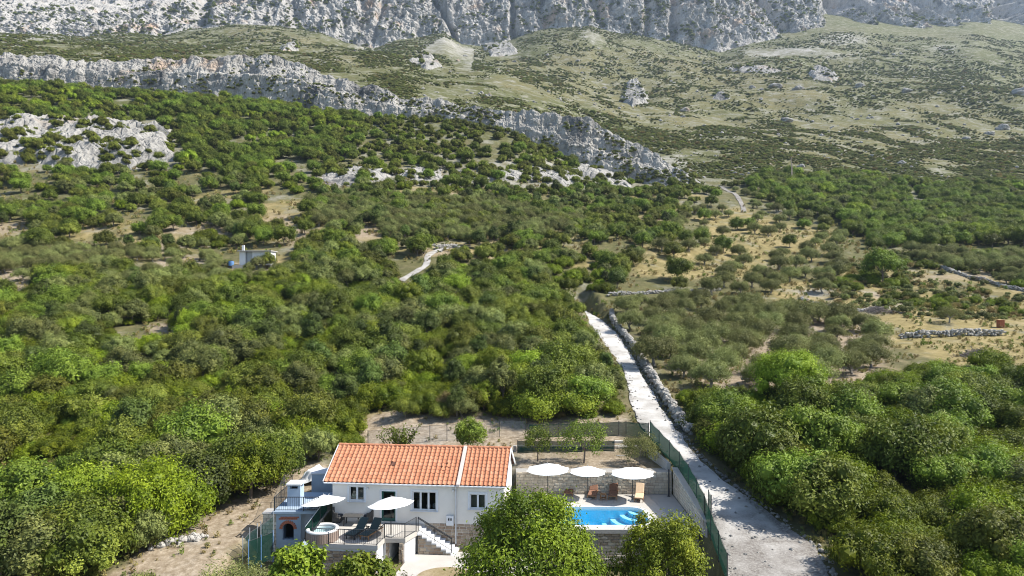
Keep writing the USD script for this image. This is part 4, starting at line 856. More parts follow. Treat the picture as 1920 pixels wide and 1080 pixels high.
# roof
b = MB()
th = .10
for sgn in (0, 1):
    ye, yr = (0, RUN) if sgn == 0 else (2 * RUN, RUN)
    v_ = [(0, ye, ZE - th), (HL, ye, ZE - th), (HL, yr, ZR - th), (0, yr, ZR - th)]; v_ = v_ + [(a_, c_, d_ + th) for a_, c_, d_ in v_]
    b.hull(v_)
roof = obj('roof', b.out(), 'dark_deck', house)
b = MB(); b.box((HL / 2, -.05, ZE - .085), (HL, .10, .10), bev=.03); obj('gutter', b.out(), 'white_paint', roof)
nr_, SL = 11, math.hypot(RUN, ZR - ZE); ex = SL / nr_; sa, ca = (ZR - ZE) / SL, RUN / SL
rt = np.random.default_rng(5)
def tile_mesh(x, s, w_, ln, tilt=0.0, twist=0.0, flip=1):
    """One interlocking clay tile: a roll and a pan, lip over the tile below."""
    px = np.array([0, .10, .24, .38, .50, .56, .78, 1.0]) * w_; pz = np.array([.012, .058, .078, .058, .012, .004, .002, .010])
    V_ = []
    for t_, lift in ((0, .034 + tilt), (1, .006)):
        V_.append(np.stack([x + px + twist * t_, np.full(8, s + t_ * ln), pz + lift], 1))
    V_.append(np.stack([x + px, np.full(8, s), np.maximum(pz + tilt - .012, .0)], 1))
    V_ = np.vstack(V_); f_ = [(i, i + 1, 8 + i + 1, 8 + i) for i in range(7)] + [(16 + i, 16 + i + 1, i + 1, i) for i in range(7)]
    S_ = V_[:, 1]; Zt = V_[:, 2]
    Y_ = S_ * ca - Zt * sa; Z_ = ZE + S_ * sa + Zt * ca
    if flip < 0: Y_ = 2 * RUN - Y_
    return np.stack([V_[:, 0], Y_, Z_], 1), np.array(f_) if flip > 0 else np.array(f_)[:, ::-1]
XD = onplane(866, 880, 1.2)[0]; XD = 9.25
cols = np.concatenate([np.linspace(0.0, XD - .14, 29)[:-1], np.linspace(XD + .14, HL, 11)[:-1]]); wl = (XD - .14) / 28; wr = (HL - XD - .14) / 10
tiles = []
for r_i in range(nr_):
    for x_ in cols: tiles.append((r_i, x_, wl if x_ < XD else wr))
odd = {(5, 13), (4, 24), (5, 25)}
more = MB()
for n_t, (r_i, x_, w_) in enumerate(tiles):
    c_i = int(np.searchsorted(cols, x_ + .01)) - 1
    bad = (r_i, c_i) in odd
    m_ = tile_mesh(x_, r_i * ex - (.03 if r_i == 0 else 0) - (.07 if bad else 0), w_, ex + .06, rt.normal() * .003 + (.03 if bad else 0), rt.normal() * .004 + (.09 if bad else 0))
    if n_t < 300: obj('tile', m_, 'dark_deck' if bad and r_i == 5 and c_i == 13 else ['tile_a', 'tile_b', 'tile_c'][int(rt.choice(3, p=[.5, .32, .18]))], roof)
    else: more.add(*m_)
obj('upper_tiles', more.out(), 'tile_a', roof, kind='stuff')
more = MB()
for r_i, x_, w_ in tiles: more.add(*tile_mesh(x_, r_i * ex, w_, ex + .06, flip=-1))
obj('back_tiles', more.out(), 'tile_a', roof, kind='stuff')
for q_ in range(33):
    x0 = q_ * HL / 33; b = MB(); aa = np.linspace(-.15, np.pi + .15, 8)
    V_ = np.vstack([np.stack([np.full(8, x0 + dx_), RUN + np.cos(aa) * rr_, ZR + .0 + np.sin(aa) * rr_], 1) for dx_, rr_ in ((0, .135), (HL / 33 + .03, .115))])
    b.add(V_, [(i, i + 1, 9 + i, 8 + i) for i in range(7)]); obj('ridge_tile', b.out(), ['tile_a', 'tile_b', 'tile_c'][q_ % 3], roof)
b = MB(); v_ = []
for x_ in (XD - .12, XD + .12):
    for s_, z_ in ((-.10, .0), (-.10, .13), (SL + .02, .0), (SL + .02, .13)): v_.append((x_, s_ * ca - z_ * sa, ZE + s_ * sa + z_ * ca))
b.hull(v_); b.box((XD, -.10, ZE - .02), (.22, .10, .2), bev=.02); obj('dividing_strip', b.out(), 'strip_paint', roof, label='white strip dividing the roof')
for x_, lab in ((HL + .035, 'verge_board'), (-.03, 'verge_board')):
    b = MB()
    for flip in (0, 1):
        v_ = []
        for dx_ in (-.03, .03):
            for s_, z_ in ((-.02, -.12), (-.02, .07), (SL, -.12), (SL, .07)):
                y_ = s_ * ca - z_ * sa; v_.append((x_ + dx_, 2 * RUN - y_ if flip else y_, ZE + s_ * sa + z_ * ca))
        b.hull(v_)
    obj(lab, b.out(), 'white_paint', roof)
def blocks(parent, p0, p1, z0, z1, bh, bl, mats, proud=.03, seed=0, top=None, name='block', depth=.10, limit=10 ** 6):
    """Courses of rough blocks on a vertical face from p0 to p1 (plan), joints left open."""
    r2 = np.random.default_rng(seed); p0, p1 = np.array(p0, float), np.array(p1, float); Ln = np.linalg.norm(p1 - p0); t = (p1 - p0) / Ln; n_ = np.array([t[1], -t[0]]); yaw = math.atan2(t[1], t[0])
    nc = max(1, round((z1 - z0) / bh)); ch = (z1 - z0) / nc; cnt = 0
    for c_ in range(nc):
        s_ = -(bl * .5 if c_ % 2 else 0) - r2.uniform(0, .1)
        while s_ < Ln - .02:
            e_ = s_ + bl * r2.uniform(.75, 1.3); a_, b_ = max(s_, 0), min(e_, Ln); s_ = e_
            if b_ - a_ < .06: continue
            zt = z0 + (c_ + 1) * ch
            if top is not None:
                lim = min(top(a_), top(b_), top((a_ + b_) / 2)); zt = min(zt, lim)
                if zt < z0 + c_ * ch + .03: continue
            zc0 = z0 + c_ * ch; pr = proud * r2.uniform(.4, 1.3)
            c3 = p0 + t * (a_ + b_) / 2 + n_ * (pr - depth / 2)
            q_ = MB(); q_.box((c3[0], c3[1], (zc0 + zt) / 2), (b_ - a_ - .022, depth, zt - zc0 - .02), yaw, bev=.018)
            v2, f2 = q_.out(); v2 = v2 + r2.normal(size=v2.shape) * .004
            obj(name, (v2, f2), mats[int(r2.integers(len(mats)))], parent); cnt += 1
BR = ['block_a', 'block_b', 'block_c']; GR = ['grey_block_a', 'grey_block_b', 'grey_block_c', 'grey_block_a']

# terrace before the house
T1, T2, T3, T4, T5 = (lat(u_, v_, 0) for u_, v_ in ((574, 1027), (708, 1023.5), (721, 1010), (760, 1010), (782, 997)))
T1 = np.array([T1[0], T2[1] - .02]); SX, SY = T5
terr = hm('terrace', 'raised paved terrace with white slab edge in front of the house', 'terrace')
ring = [tuple(T1), tuple(T2), tuple(T3), tuple(T4), tuple(T5), (T5[0], YW - .005), (T1[0] + .0, YW - .005)]
b = MB(); b.prism(ring, -.26, 0.0); obj('floor_slab', b.out(), 'pale_paving', terr)
inn = Polygon(ring).buffer(-.10, join_style=2)
ox0, ox1 = lat(733, 1040, -.9)[0], lat(758, 1040, -.9)[0]
opening = shapely.box(T3[0] + .30, T3[1] - 2, T4[0] - .42, T3[1] + 2.6)
lower = inn.difference(opening)
b = MB()
for g_ in getattr(lower, 'geoms', [lower]): b.prism(list(g_.exterior.coords)[:-1], -2.1, -.263)
obj('base_wall', b.out(), 'white_paint', terr)
fy = T1[1] + .10
blocks(terr, (T1[0] + .12, fy - .01), (T2[0] - .12, fy - .01), -2.0, -.42, .2, .4, BR, .03, 1)
blocks(terr, (T4[0] - .42, T3[1] + .09), (T4[0] - .12, T3[1] + .09), -2.0, -.30, .2, .3, BR, .03, 2)
blocks(terr, (T3[0] + .06, T3[1] + .09), (T3[0] + .30, T3[1] + .09), -2.0, -.30, .2, .25, BR, .03, 3)
blocks(house, (SX + .15, YW - .0), (XR - .02, YW - .0), -1.9, .06, .2, .42, BR, .035, 4, name='plinth_block')
# stairs along the house wall
st = hm('outdoor_stairs', 'short flight of white steps beside the house wall', 'stairs')
NS, RISE, GO = 8, .181, .315
for q_ in range(NS):
    x0 = SX + .003 + q_ * GO; z_ = -RISE * (q_ + 1)
    b = MB(); b.box((x0 + GO / 2 + .01, (SY + YW - .05) / 2 - .02, z_ - .035), (GO + .02, YW - .05 - SY, .07), bev=.008); b.box((x0 + .012, (SY + YW - .05) / 2 - .02, z_ + RISE / 2 - .035), (.02, YW - .06 - SY, RISE - .07)); obj('step', b.out(), 'white_paint', st)
b = MB(); pts = [(SX + .03, -2.0)] + [(SX + .03, -RISE - .075)]
for q_ in range(NS): pts += [(SX + .02 + (q_ + 1) * GO, -RISE * (q_ + 1) - .075)] + ([(SX + .02 + (q_ + 1) * GO, -RISE * (q_ + 2) - .075)] if q_ < NS - 1 else [])
pts += [(SX + NS * GO + .02, -2.0)]
ex_ = trimesh.creation.extrude_polygon(Polygon(pts), YW - .1 - SY - .04, engine='earcut'); ex_.vertices = np.stack([ex_.vertices[:, 0], YW - .08 - ex_.vertices[:, 2], ex_.vertices[:, 1]], 1); ex_.faces = ex_.faces[:, ::-1]; b.mesh(ex_); obj('flank', b.out(), 'mortar', st)
blocks(st, (SX + .04, SY + .07), (SX + NS * GO, SY + .07), -1.9, -.2, .2, .42, BR, .03, 5, top=lambda s_: -RISE * (max(0, math.floor((s_ + .02) / GO)) + 1) - .085)
# garden path and lawn
gw = lambda u_, v_, z=-1.5: at(u_, v_, z)[:2]
b = MB(); b.prism([tuple(gw(*q_)) for q_ in ((735, 1085), (772, 1040), (905, 1034), (1010, 1040), (1000, 1085))], -1.6, -1.46); struct('garden_path', b.out(), 'pale_paving')
c0 = gw(835, 1084); aa = np.linspace(0, 6.283, 40)
b = MB(); b.prism([(c0[0] + 1.75 * math.cos(a_), c0[1] + 1.5 * math.sin(a_)) for a_ in aa[:-1]], -1.55, -1.435); o_ = struct('dry_lawn', b.out(), 'ground_look'); nv = len(b.out()[0]); primvar(o_, 'gold', np.full(nv, .9)); primvar(o_, 'soil', np.full(nv, .45))

def railing(name, label, pts, h=.95, base=0.0, group=None, gap=.115, mat='dark_metal', rails=(0.98, .08), balusters=True):
    """pts: world points (x, y, z) along the foot of the railing."""
    pts = np.array(pts, float); t_ = thing(name, label, 'railing', pts[0], group=group); P_ = pts - pts[0]
    for p_ in P_:
        b = MB(); b.box((p_[0], p_[1], p_[2] + h / 2 - .02), (.05, .05, h + .04)); obj('post', b.out(), mat, t_)
    for k_ in rails:
        b = MB(); b.tube(P_ + [0, 0, h * k_], .026 if k_ > .5 else .016, 6); obj('top_rail' if k_ > .9 else 'rail', b.out(), mat, t_)
    if balusters:
        b = MB()
        for a_, c_ in zip(P_[:-1], P_[1:]):
            n_ = max(2, int(np.linalg.norm(c_ - a_) / gap))
            for q_ in range(1, n_):
                p_ = a_ + (c_ - a_) * q_ / n_; b.box((p_[0], p_[1], p_[2] + h * .53), (.016, .016, h * .88))
        obj('balusters', b.out(), mat, t_, kind='stuff')
    return t_
def W(p, z=0.0): q_ = HO + HA * p[0] + HB * p[1]; return (q_[0], q_[1], z)
e = .06
railing('terrace_railing', 'dark metal railing along the front edge of the terrace', [W((T1[0] + e, T1[1] + e)), W(((T1[0] + T2[0]) / 2, T1[1] + e)), W((T2[0] - e, T2[1] + e)), W((T3[0] - .02, T3[1] + e)), W((T4[0] - .05, T4[1] + e)), W((T5[0] - e, T5[1] + .02))])
railing('stair_railing', 'dark metal handrail sloping down beside the white steps', [W((SX + .06, SY + .06), .0), W((SX + .06 + GO * 3.5, SY + .06), -RISE * 3.5), W((SX + .06 + GO * 7, SY + .06), -RISE * 7)], rails=(.98, .9, .12), balusters=False)

# ---- the outdoor kitchen at the left of the terrace
KX0, KX1 = at(528, 1000, -.3)[0] , at(573, 1000, -.3)[0]; KY = 44.6
kit = thing('outdoor_kitchen', 'small white masonry barbecue hut with arched oven, flat roof and chimney', 'barbecue hut', ((KX0 + KX1) / 2, KY, 0))
kw = KX1 - KX0; zt = 1.35
arch = Polygon([(-.36, -.55), (.36, -.55), (.36, .15)] + [(.36 * math.cos(a_), .15 + .36 * math.sin(a_)) for a_ in np.linspace(0, np.pi, 14)[1:-1]] + [(-.36, .15)])
arch = shapely.affinity.translate(arch, -.02, .2) if hasattr(shapely, 'affinity') else arch
fp = shapely.box(-kw / 2, -1.9, kw / 2, zt).difference(arch)
m_ = trimesh.creation.extrude_polygon(fp, .25, engine='earcut'); m_.vertices = np.stack([m_.vertices[:, 0], .25 - m_.vertices[:, 2], m_.vertices[:, 1]], 1)
b = MB(); b.mesh(m_); b.box((-kw / 2 + .125, 1.9, -.27), (.25, 3.3, 3.24)); b.box((kw / 2 - .125, 1.9, -.27), (.25, 3.3, 3.24)); b.box((0, 3.7, -.27), (kw, .25, 3.24)); b.box((0, 1.0, -.6), (kw - .55, 1.4, .06)); obj('wall', b.out(), 'shaded_white', kit)
b = MB(); b.box((0, 1.2, -.1), (kw - .56, .1, 2.6)); obj('oven_back', b.out(), 'soot', kit)
for q_ in range(11):
    a_ = np.pi * (q_ + .5) / 11; b = MB(); b.box((-.02 + .46 * math.cos(a_), -.02, .35 + .46 * math.sin(a_)), (.11, .06, .19)); v_, f_ = b.out(); c_ = np.array([-.02 + .46 * math.cos(a_), -.02, .35 + .46 * math.sin(a_)]); k_ = a_ - np.pi / 2; rot = np.array([[math.cos(k_), 0, -math.sin(k_)], [0, 1, 0], [math.sin(k_), 0, math.cos(k_)]]); obj('brick', ((v_ - c_) @ np.linalg.inv(rot).T @ np.eye(3) + c_, f_) if False else ((v_ - c_) @ rot.T + c_, f_), 'brick_red', kit)
for q_ in range(10):
    b = MB(); b.box((-.5 + (q_ % 5) * .24 + (q_ // 5) * .1, -.015, 1.0 + (q_ // 5) * .1), (.22, .05, .085)); obj('brick', b.out(), 'brick_red', kit)
b = MB(); b.box((.55, 1.95, zt + .09), (kw + 1.5, 4.2, .18), bev=.02); obj('flat_roof', b.out(), 'shaded_white', kit)
cx_ = (554.5 - CU) / F * 45.9 - (KX0 + KX1) / 2
b = MB()
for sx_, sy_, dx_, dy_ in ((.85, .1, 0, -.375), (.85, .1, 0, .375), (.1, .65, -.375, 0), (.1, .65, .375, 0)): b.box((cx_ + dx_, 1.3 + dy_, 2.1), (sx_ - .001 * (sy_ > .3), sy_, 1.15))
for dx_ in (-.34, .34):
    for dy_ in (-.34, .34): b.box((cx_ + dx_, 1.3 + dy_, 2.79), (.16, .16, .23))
obj('chimney', b.out(), 'shaded_white', kit); b = MB(); b.box((cx_, 1.3, 2.96), (1.0, 1.0, .11), bev=.02); obj('chimney_cap', b.out(), 'white_paint', kit)  # shade blue in the chimney colour, lit white on its cap
b = MB(); b.box((cx_, 1.3, 2.35), (.62, .62, .5)); obj('flue', b.out(), 'soot', kit)
kx = (KX0 + KX1) / 2
railing('roof_railing', 'metal railing around the flat roof of the barbecue hut', [(kx - kw / 2 - .1, KY + 3.6, zt + .18), (kx - kw / 2 - .1, KY - .05, zt + .18), (kx + kw / 2 + .2, KY - .05, zt + .18), (kx + kw / 2 + 1.15, KY - .05, zt + .18)], h=.9)
t_ = thing('metal_staircase', 'open metal stair climbing from the terrace to the flat roof', 'stairs', (0, 0, 0))
s0, s1 = np.array([(572 - CU) / F * 43.4, 43.4, 0]), np.array([(614 - CU) / F * 44.6, 44.6, zt + .15])
for off in (0, .75):
    o3 = np.array([-.1 * off, off, 0])
    for hh, rr_, nm in ((0, .05, 'stringer'), (.9, .025, 'handrail')): b = MB(); b.tube([s0 + o3 + [0, 0, hh], s1 + o3 + [0, 0, hh]], rr_, 6); obj(nm, b.out(), 'grey_metal' if hh else 'dark_metal', t_)
    for q_ in range(4): p_ = s0 + (s1 - s0) * q_ / 3.0 + o3; b = MB(); b.tube([p_, p_ + [0, 0, .9]], .02, 5); obj('baluster', b.out(), 'dark_metal', t_)
for q_ in range(7): p_ = s0 + (s1 - s0) * (q_ + .5) / 7.0; b = MB(); b.box((p_[0] - .04, p_[1] + .375, p_[2]), (.28, .7, .04)); obj('tread', b.out(), 'dark_metal', t_)
b = MB(); b.hull([s0 + [0, .02, .05], s1 + [0, .02, .05], s1 + [0, .02, .85], s0 + [0, .02, .85], s0 + [0, .03, .05], s1 + [0, .03, .85]]); obj('net', b.out(), 'green_net', t_)
# stone pillar left of the hut, wall behind it with white coping
t_ = thing('stone_pillar', 'rough grey stone pillar at the corner left of the barbecue hut', 'pillar', (-15.6, 44.6, 0))
b = MB(); b.box((0, .4, -.3), (.72, .72, 3.2)); obj('core', b.out(), 'mortar', t_)
blocks(t_, (-.40, .01), (.40, .01), -1.9, 1.3, .24, .36, GR, .05, 8, name='stone'); blocks(t_, (.40, .0), (.40, .8), -1.9, 1.3, .24, .36, GR, .05, 9, name='stone'); blocks(t_, (-.40, .8), (-.40, .0), -1.9, 1.3, .24, .36, GR, .05, 10, name='stone')
b = MB(); b.box((0, .4, 1.36), (.95, .95, .12), bev=.04); obj('cap', b.out(), 'concrete', t_)
t_ = thing('garden_wall', 'white rendered wall with flat coping between chimney and house', 'wall', (-13.2, 50.3, 0))
b = MB(); b.box((.15, 0, 1.25), (2.9, .3, 2.2)); obj('wall', b.out(), 'shaded_white', t_); b = MB(); b.box((.15, .55, 2.42), (3.1, 1.5, .1), bev=.02); obj('coping', b.out(), 'white_paint', t_)  # front face coloured as shaded white, coping as its lit top
t_ = thing('tarpaulin', 'crumpled white tarpaulin over a heap behind the house', 'tarpaulin', (-15.2, 54.0, terrain(-15.2, 54.0)[0]))
n_ = 30; X_, Y_ = np.meshgrid(np.linspace(-1.3, 1.3, n_), np.linspace(-1.0, 1.0, n_), indexing='ij'); rr_ = 1 - ss(.5, 1.25, np.hypot(X_ / 1.2, Y_))
Z_ = rr_ * (.75 + .9 * (ridged(xyz(X_ * 1.3, Y_ * 1.3, 0), 3, 4) - .5)); obj('sheet', (np.stack([X_.ravel(), Y_.ravel(), Z_.ravel() + .02], 1), grid_faces(n_, n_)), 'white_cloth', t_, smooth=True)
# ------------------------------------------------------------------ things on the terraces
def parasol(p, apex, r, h, label, group, tilt=(0, 0), n=8, base=True, rise=.42, ref=None):
    t_ = thing('parasol', label, 'parasol', p, group=group)
    b = MB(); b.tube([(0, 0, 0), (0, 0, h + .05)], .028, 8); obj('pole', b.out(), 'dark_metal', t_)
    if base: b = MB(); b.tube([(0, 0, 0.005), (0, 0, .09)], [.32, .28], 18); obj('base', b.out(), 'concrete', t_)
    tx, ty = tilt; ctr = np.array([0, 0, h])
    def P_(a_, k_, z_): q_ = np.array([r * k_ * math.cos(a_), r * k_ * math.sin(a_), z_]); return ctr + [q_[0], q_[1], q_[2] + tx * q_[0] + ty * q_[1]]
    V_, f_ = [ctr + [0, 0, .02]], []
    K_ = (.34, .68, 1.0); m_ = n * 4
    for k_ in K_:
        for i in range(m_):
            a_ = 2 * np.pi * i / m_ + .2; ph = (i % 4) / 4; sag = math.sin(ph * np.pi); edge = 1 - .10 * k_ * sag
            V_.append(P_(a_, k_ * edge, -rise * k_ ** 1.15 - .05 * sag * k_))
    for i in range(m_): f_.append((0, 1 + i, 1 + (i + 1) % m_))
    for q_ in range(len(K_) - 1):
        for i in range(m_):
            a0, a1, b0, b1 = 1 + q_ * m_ + i, 1 + q_ * m_ + (i + 1) % m_, 1 + (q_ + 1) * m_ + i, 1 + (q_ + 1) * m_ + (i + 1) % m_; f_ += [(a0, b0, b1), (a0, b1, a1)]
    V_ = np.array(V_); f_ = np.array(f_); Vi = V_ - [0, 0, .012]
    rim = [(1 + 2 * m_ + i, 1 + 2 * m_ + (i + 1) % m_) for i in range(m_)]; nn = len(V_)
    f2 = np.vstack([f_, f_[:, ::-1] + nn, [(a_, a_ + nn, c_ + nn) for a_, c_ in rim], [(a_, c_ + nn, c_) for a_, c_ in rim]])
    obj('canopy', (np.vstack([V_, Vi]), f2), 'white_cloth', t_)
    for i in range(n):
        a_ = 2 * np.pi * i / n + .2; b = MB(); b.tube([P_(a_, .04, -.05), P_(a_, .5, -rise * .45 - .035), P_(a_, .97, -rise * .97 - .03)], .011, 5); obj('rib', b.out(), 'white_paint', t_)
    b = MB(); b.tube([ctr + [0, 0, .0], ctr + [0, 0, .09]], [.03, .012], 7); obj('finial', b.out(), 'white_paint', t_)
    return t_
ZP = .4
def atd(u, d): return (u - CU) / F * d
pu = lambda u, d, z: (atd(u, d), d, z)
parasol(pu(1027, 50.9, ZP), None, 1.62, 2.55, 'white parasol nearest the house in the row by the pool', 'white parasols by the pool', (.02, 0))
parasol(pu(1102, 50.9, ZP), None, 1.36, 2.38, 'smaller white parasol in the middle of the pool row', 'white parasols by the pool')
parasol(pu(1186, 50.4, ZP), None, 1.62, 2.42, 'white parasol nearest the road in the row by the pool', 'white parasols by the pool', (.02, 0))
parasol(pu(606, 44.9, 0), None, 1.42, 2.45, 'white parasol tilted over the round hot tub', 'white parasols on the terrace', (.13, -.1), 6)
parasol(pu(733, 44.3, 0), None, 1.48, 2.5, 'white parasol in front of the green glazed door', 'white parasols on the terrace', (.09, -.06), 6)

def lounger(p, yaw, label, group, cushion, frame, back=50, table=None):
    t_ = thing('sun_lounger', label, 'sun lounger', p, yaw, group)
    b = MB()
    for x_ in (-.3, .3): b.box((x_, -.05, .28), (.05, 1.9, .06))
    for y_ in (-.95, -.3, .3, .9): b.box((0, y_, .279), (.545, .05, .05))
    obj('frame', b.out(), frame, t_)
    for x_ in (-.3, .3):
        for y_ in (-.85, .75): b = MB(); b.box((x_, y_, .125), (.05, .06, .248)); obj('leg', b.out(), frame, t_)
    b = MB(); b.box((0, -.38, .345), (.62, 1.22, .07), bev=.03); obj('seat_cushion', b.out(), cushion, t_)
    b = MB(); b.box((0, 0, 0), (.62, .80, .07), bev=.03); v_, f_ = b.out(); a_ = math.radians(back); v_ = v_ + [0, .40, 0]
    v_ = np.stack([v_[:, 0], .25 + v_[:, 1] * math.cos(a_) - v_[:, 2] * math.sin(a_), .35 + v_[:, 1] * math.sin(a_) + v_[:, 2] * math.cos(a_)], 1); obj('backrest', (v_, f_), cushion, t_)
    for x_ in (-.25, .25): b = MB(); b.tube([(x_, .62, .27), (x_, .25 + .62 * math.cos(a_), .33 + .62 * math.sin(a_))], .018, 5); obj('strut', b.out(), frame, t_)
    return t_
for u_, v_, yw, lab, cu in ((1112, 930, -.22, 'brown cushioned sun lounger by the pool, left of the small table', 'brown_cushion'), (1150, 931, -.2, 'brown cushioned sun lounger by the pool, right of the small table', 'brown_cushion'), (1199, 935, -.24, 'beige cushioned sun lounger nearest the road', 'beige_cushion')):
    q_ = at(u_, v_, ZP); lounger((q_[0], q_[1], ZP), yw, lab, 'sun loungers by the pool', cu, 'teak', 48)
q_ = at(1068, 925, ZP); lounger((q_[0], q_[1], ZP), -.2, 'brown sun lounger half hidden behind the big tree', 'sun loungers by the pool', 'brown_cushion', 'teak', 48)
for u_, v_, lab in ((671, 1003, 'dark green sling lounger next to the hot tub'), (697, 1004, 'dark green sling lounger next to the landing')):
    q_ = at(u_, v_, 0); lounger((q_[0], q_[1], .0), -.35, lab, 'dark loungers on the terrace', 'sling', 'dark_metal' if u_ < 680 else 'teak', 42)
t_ = thing('side_table', 'small brown side table between the two brown loungers', 'table', tuple(at(1131, 937, ZP)))
b = MB(); b.box((0, 0, .42), (.46, .46, .04), bev=.01); obj('tabletop', b.out(), 'teak', t_)
for x_ in (-.19, .19):
    for y_ in (-.19, .19): b = MB(); b.box((x_, y_, .2), (.05, .05, .399)); obj('leg', b.out(), 'teak', t_)
b = MB(); b.box((0, 0, .16), (.32, .32, .03)); obj('shelf', b.out(), 'teak', t_)
# hot tub
HT = (atd(604.5, 43.75), 43.75, 0)
t_ = thing('hot_tub', 'round hot tub with white rim and brown slatted side', 'hot tub', HT)
def lathe(prof, n=48):
    m_ = trimesh.creation.revolve(np.array(prof), sections=n); return np.array(m_.vertices), np.array(m_.faces)
obj('shell', lathe([(0, .02), (.98, .02), (1.0, .60), (.80, .60), (.78, .25), (0, .22)]), 'spa_side', t_, smooth=40)
aa = np.linspace(0, 2 * np.pi, 17)
obj('rim', lathe([(.90 + .125 * math.cos(a_), .66 + .085 * math.sin(a_)) for a_ in aa]), 'spa_rim', t_, smooth=True)
obj('water', lathe([(0, .545), (.79, .546)]), 'water', t_)
obj('liner', lathe([(0, .24), (.775, .262), (.785, .59), (.77, .595), (.765, .275), (0, .255)]), 'spa_rim', t_)
for q_ in range(44):
    a_ = 2 * np.pi * q_ / 44; b = MB(); b.box((1.0 * math.cos(a_), 1.0 * math.sin(a_), .3), (.03, .118, .56), a_); obj('slat', b.out(), 'spa_side', t_)
# rattan seats round a low table
def armchair(p, yaw, label):
    t_ = thing('rattan_armchair', label, 'armchair', p, yaw, 'rattan seats on the terrace')
    b = MB(); b.box((0, 0, .22), (.66, .62, .36), bev=.05); obj('seat_base', b.out(), 'rattan', t_)
    b = MB()
    for k_ in range(13):
        a_ = math.radians(-20 + 220 * k_ / 12); x_, y_ = .34 * math.cos(a_), .05 + .32 * math.sin(a_); hh = .34 + .28 * max(0, math.sin(a_)) ** 1.5; b.box((x_, y_, .36 + hh / 2), (.07, .13, hh), a_, bev=.02)
    obj('backrest', b.out(), 'rattan', t_)
    b = MB(); b.box((0, -.02, .45), (.52, .5, .1), bev=.04); obj('cushion', b.out(), 'cushion', t_)
    for x_ in (-.27, .27):
        for y_ in (-.25, .25): b = MB(); b.box((x_, y_, .02), (.05, .05, .04)); obj('foot', b.out(), 'dark_metal', t_)
q_ = at(634, 978, 0); armchair((q_[0], q_[1], 0), 1.3, 'grey rattan armchair left of the low table, by the hot tub'); q_ = at(690, 978, 0); armchair((q_[0], q_[1], 0), -1.3, 'grey rattan armchair right of the low table, beside the door')
q_ = at(665, 972, 0)
t_ = thing('rattan_sofa', 'grey rattan sofa with rounded high back under the left window', 'sofa', (q_[0], q_[1], 0), -ROT)
b = MB(); b.box((0, 0, .22), (1.7, .7, .36), bev=.05); obj('seat_base', b.out(), 'rattan', t_)
b = MB()
for k_ in range(25):
    x_ = -.86 + 1.72 * k_ / 24; y_ = .36 - .55 * max(0, abs(x_) - .6) ** 1.2 * 2; hh = .66 * (1 - .35 * (abs(x_) / .86) ** 3); b.box((x_, y_, .36 + hh / 2), (.085, .1, hh), 0, bev=.02)
obj('backrest', b.out(), 'rattan', t_)
for x_ in (-.42, .42): b = MB(); b.box((x_, -.04, .45), (.8, .6, .1), bev=.04); obj('cushion', b.out(), 'cushion', t_)
q_ = at(661, 984, 0)
t_ = thing('rattan_table', 'low grey rattan table with a dark top in front of the sofa', 'table', (q_[0], q_[1], 0), -ROT)
b = MB(); b.box((0, 0, .62), (1.25, .7, .05), bev=.015); obj('tabletop', b.out(), 'rattan', t_)
for x_ in (-.52, .52):
    for y_ in (-.26, .26): b = MB(); b.tube([(x_, y_, 0), (x_ * .9, y_ * .9, .597)], .045, 6); obj('leg', b.out(), 'rattan', t_)
# ------------------------------------------------------------------ pool terrace
DX0, DX1, DY0, DY1 = .15, 12.0, 44.3, 51.9
pool = Polygon([(2.2, 45.15), (8.2, 45.15)] + [(8.2 + .95 * math.sin(a_), 46.1 - .95 * math.cos(a_)) for a_ in np.linspace(.1, 1.5, 7)] + [(9.15 - .0, 47.9)] + [(8.2 + .95 * math.cos(a_), 47.9 + .95 * math.sin(a_)) for a_ in np.linspace(.1, 1.5, 7)] + [(2.2, 48.85)])
deck = Polygon([(DX0, DY0), (DX1, DY0), (DX1, DY1), (DX0, DY1)])
def plate(poly, z0, z1):
    m_ = trimesh.creation.extrude_polygon(poly, z1 - z0, engine='earcut'); m_.apply_translation((0, 0, z0)); return np.array(m_.vertices), np.array(m_.faces)
pd = thing('pool_terrace', 'pale paved pool terrace held up by a stone block wall', 'terrace', (0, 0, 0))
obj('paving', plate(deck.difference(pool.buffer(.28)), ZP - .25, ZP), 'pale_paving', pd)
b = MB(); b.box(((DX0 + DX1) / 2, DY0 + .23, -.93), (DX1 - DX0, .25, 2.15)); b.box((DX0 + .15, 48, -.93), (.25, 7, 2.15)); obj('front_wall', b.out(), 'mortar', pd)
blocks(pd, (5.5, DY0 + .09), (DX1, DY0 + .09), -2.0, ZP - .26, .2, .42, GR + BR[:2], .03, 12)
po = thing('swimming_pool', 'bright blue swimming pool with rounded corners and curved steps', 'swimming pool', (0, 0, 0))
obj('coping', plate(pool.buffer(.278).difference(pool), ZP - .22, ZP + .02), 'white_paint', po)
obj('basin', plate(pool.buffer(.12).difference(pool.buffer(.002)), -1.0, ZP - .225), 'pool_liner', po); obj('bottom', plate(pool.buffer(.1), -1.05, -1.0), 'pool_liner', po)
wv, wf = plate(pool.buffer(-.004), ZP - .13, ZP - .12); wk = (wv[wf][:, :, 2] > ZP - .125).all(1); obj('water', (wv, wf[wk]), 'water', po)
cst = np.array([9.05, 48.75])
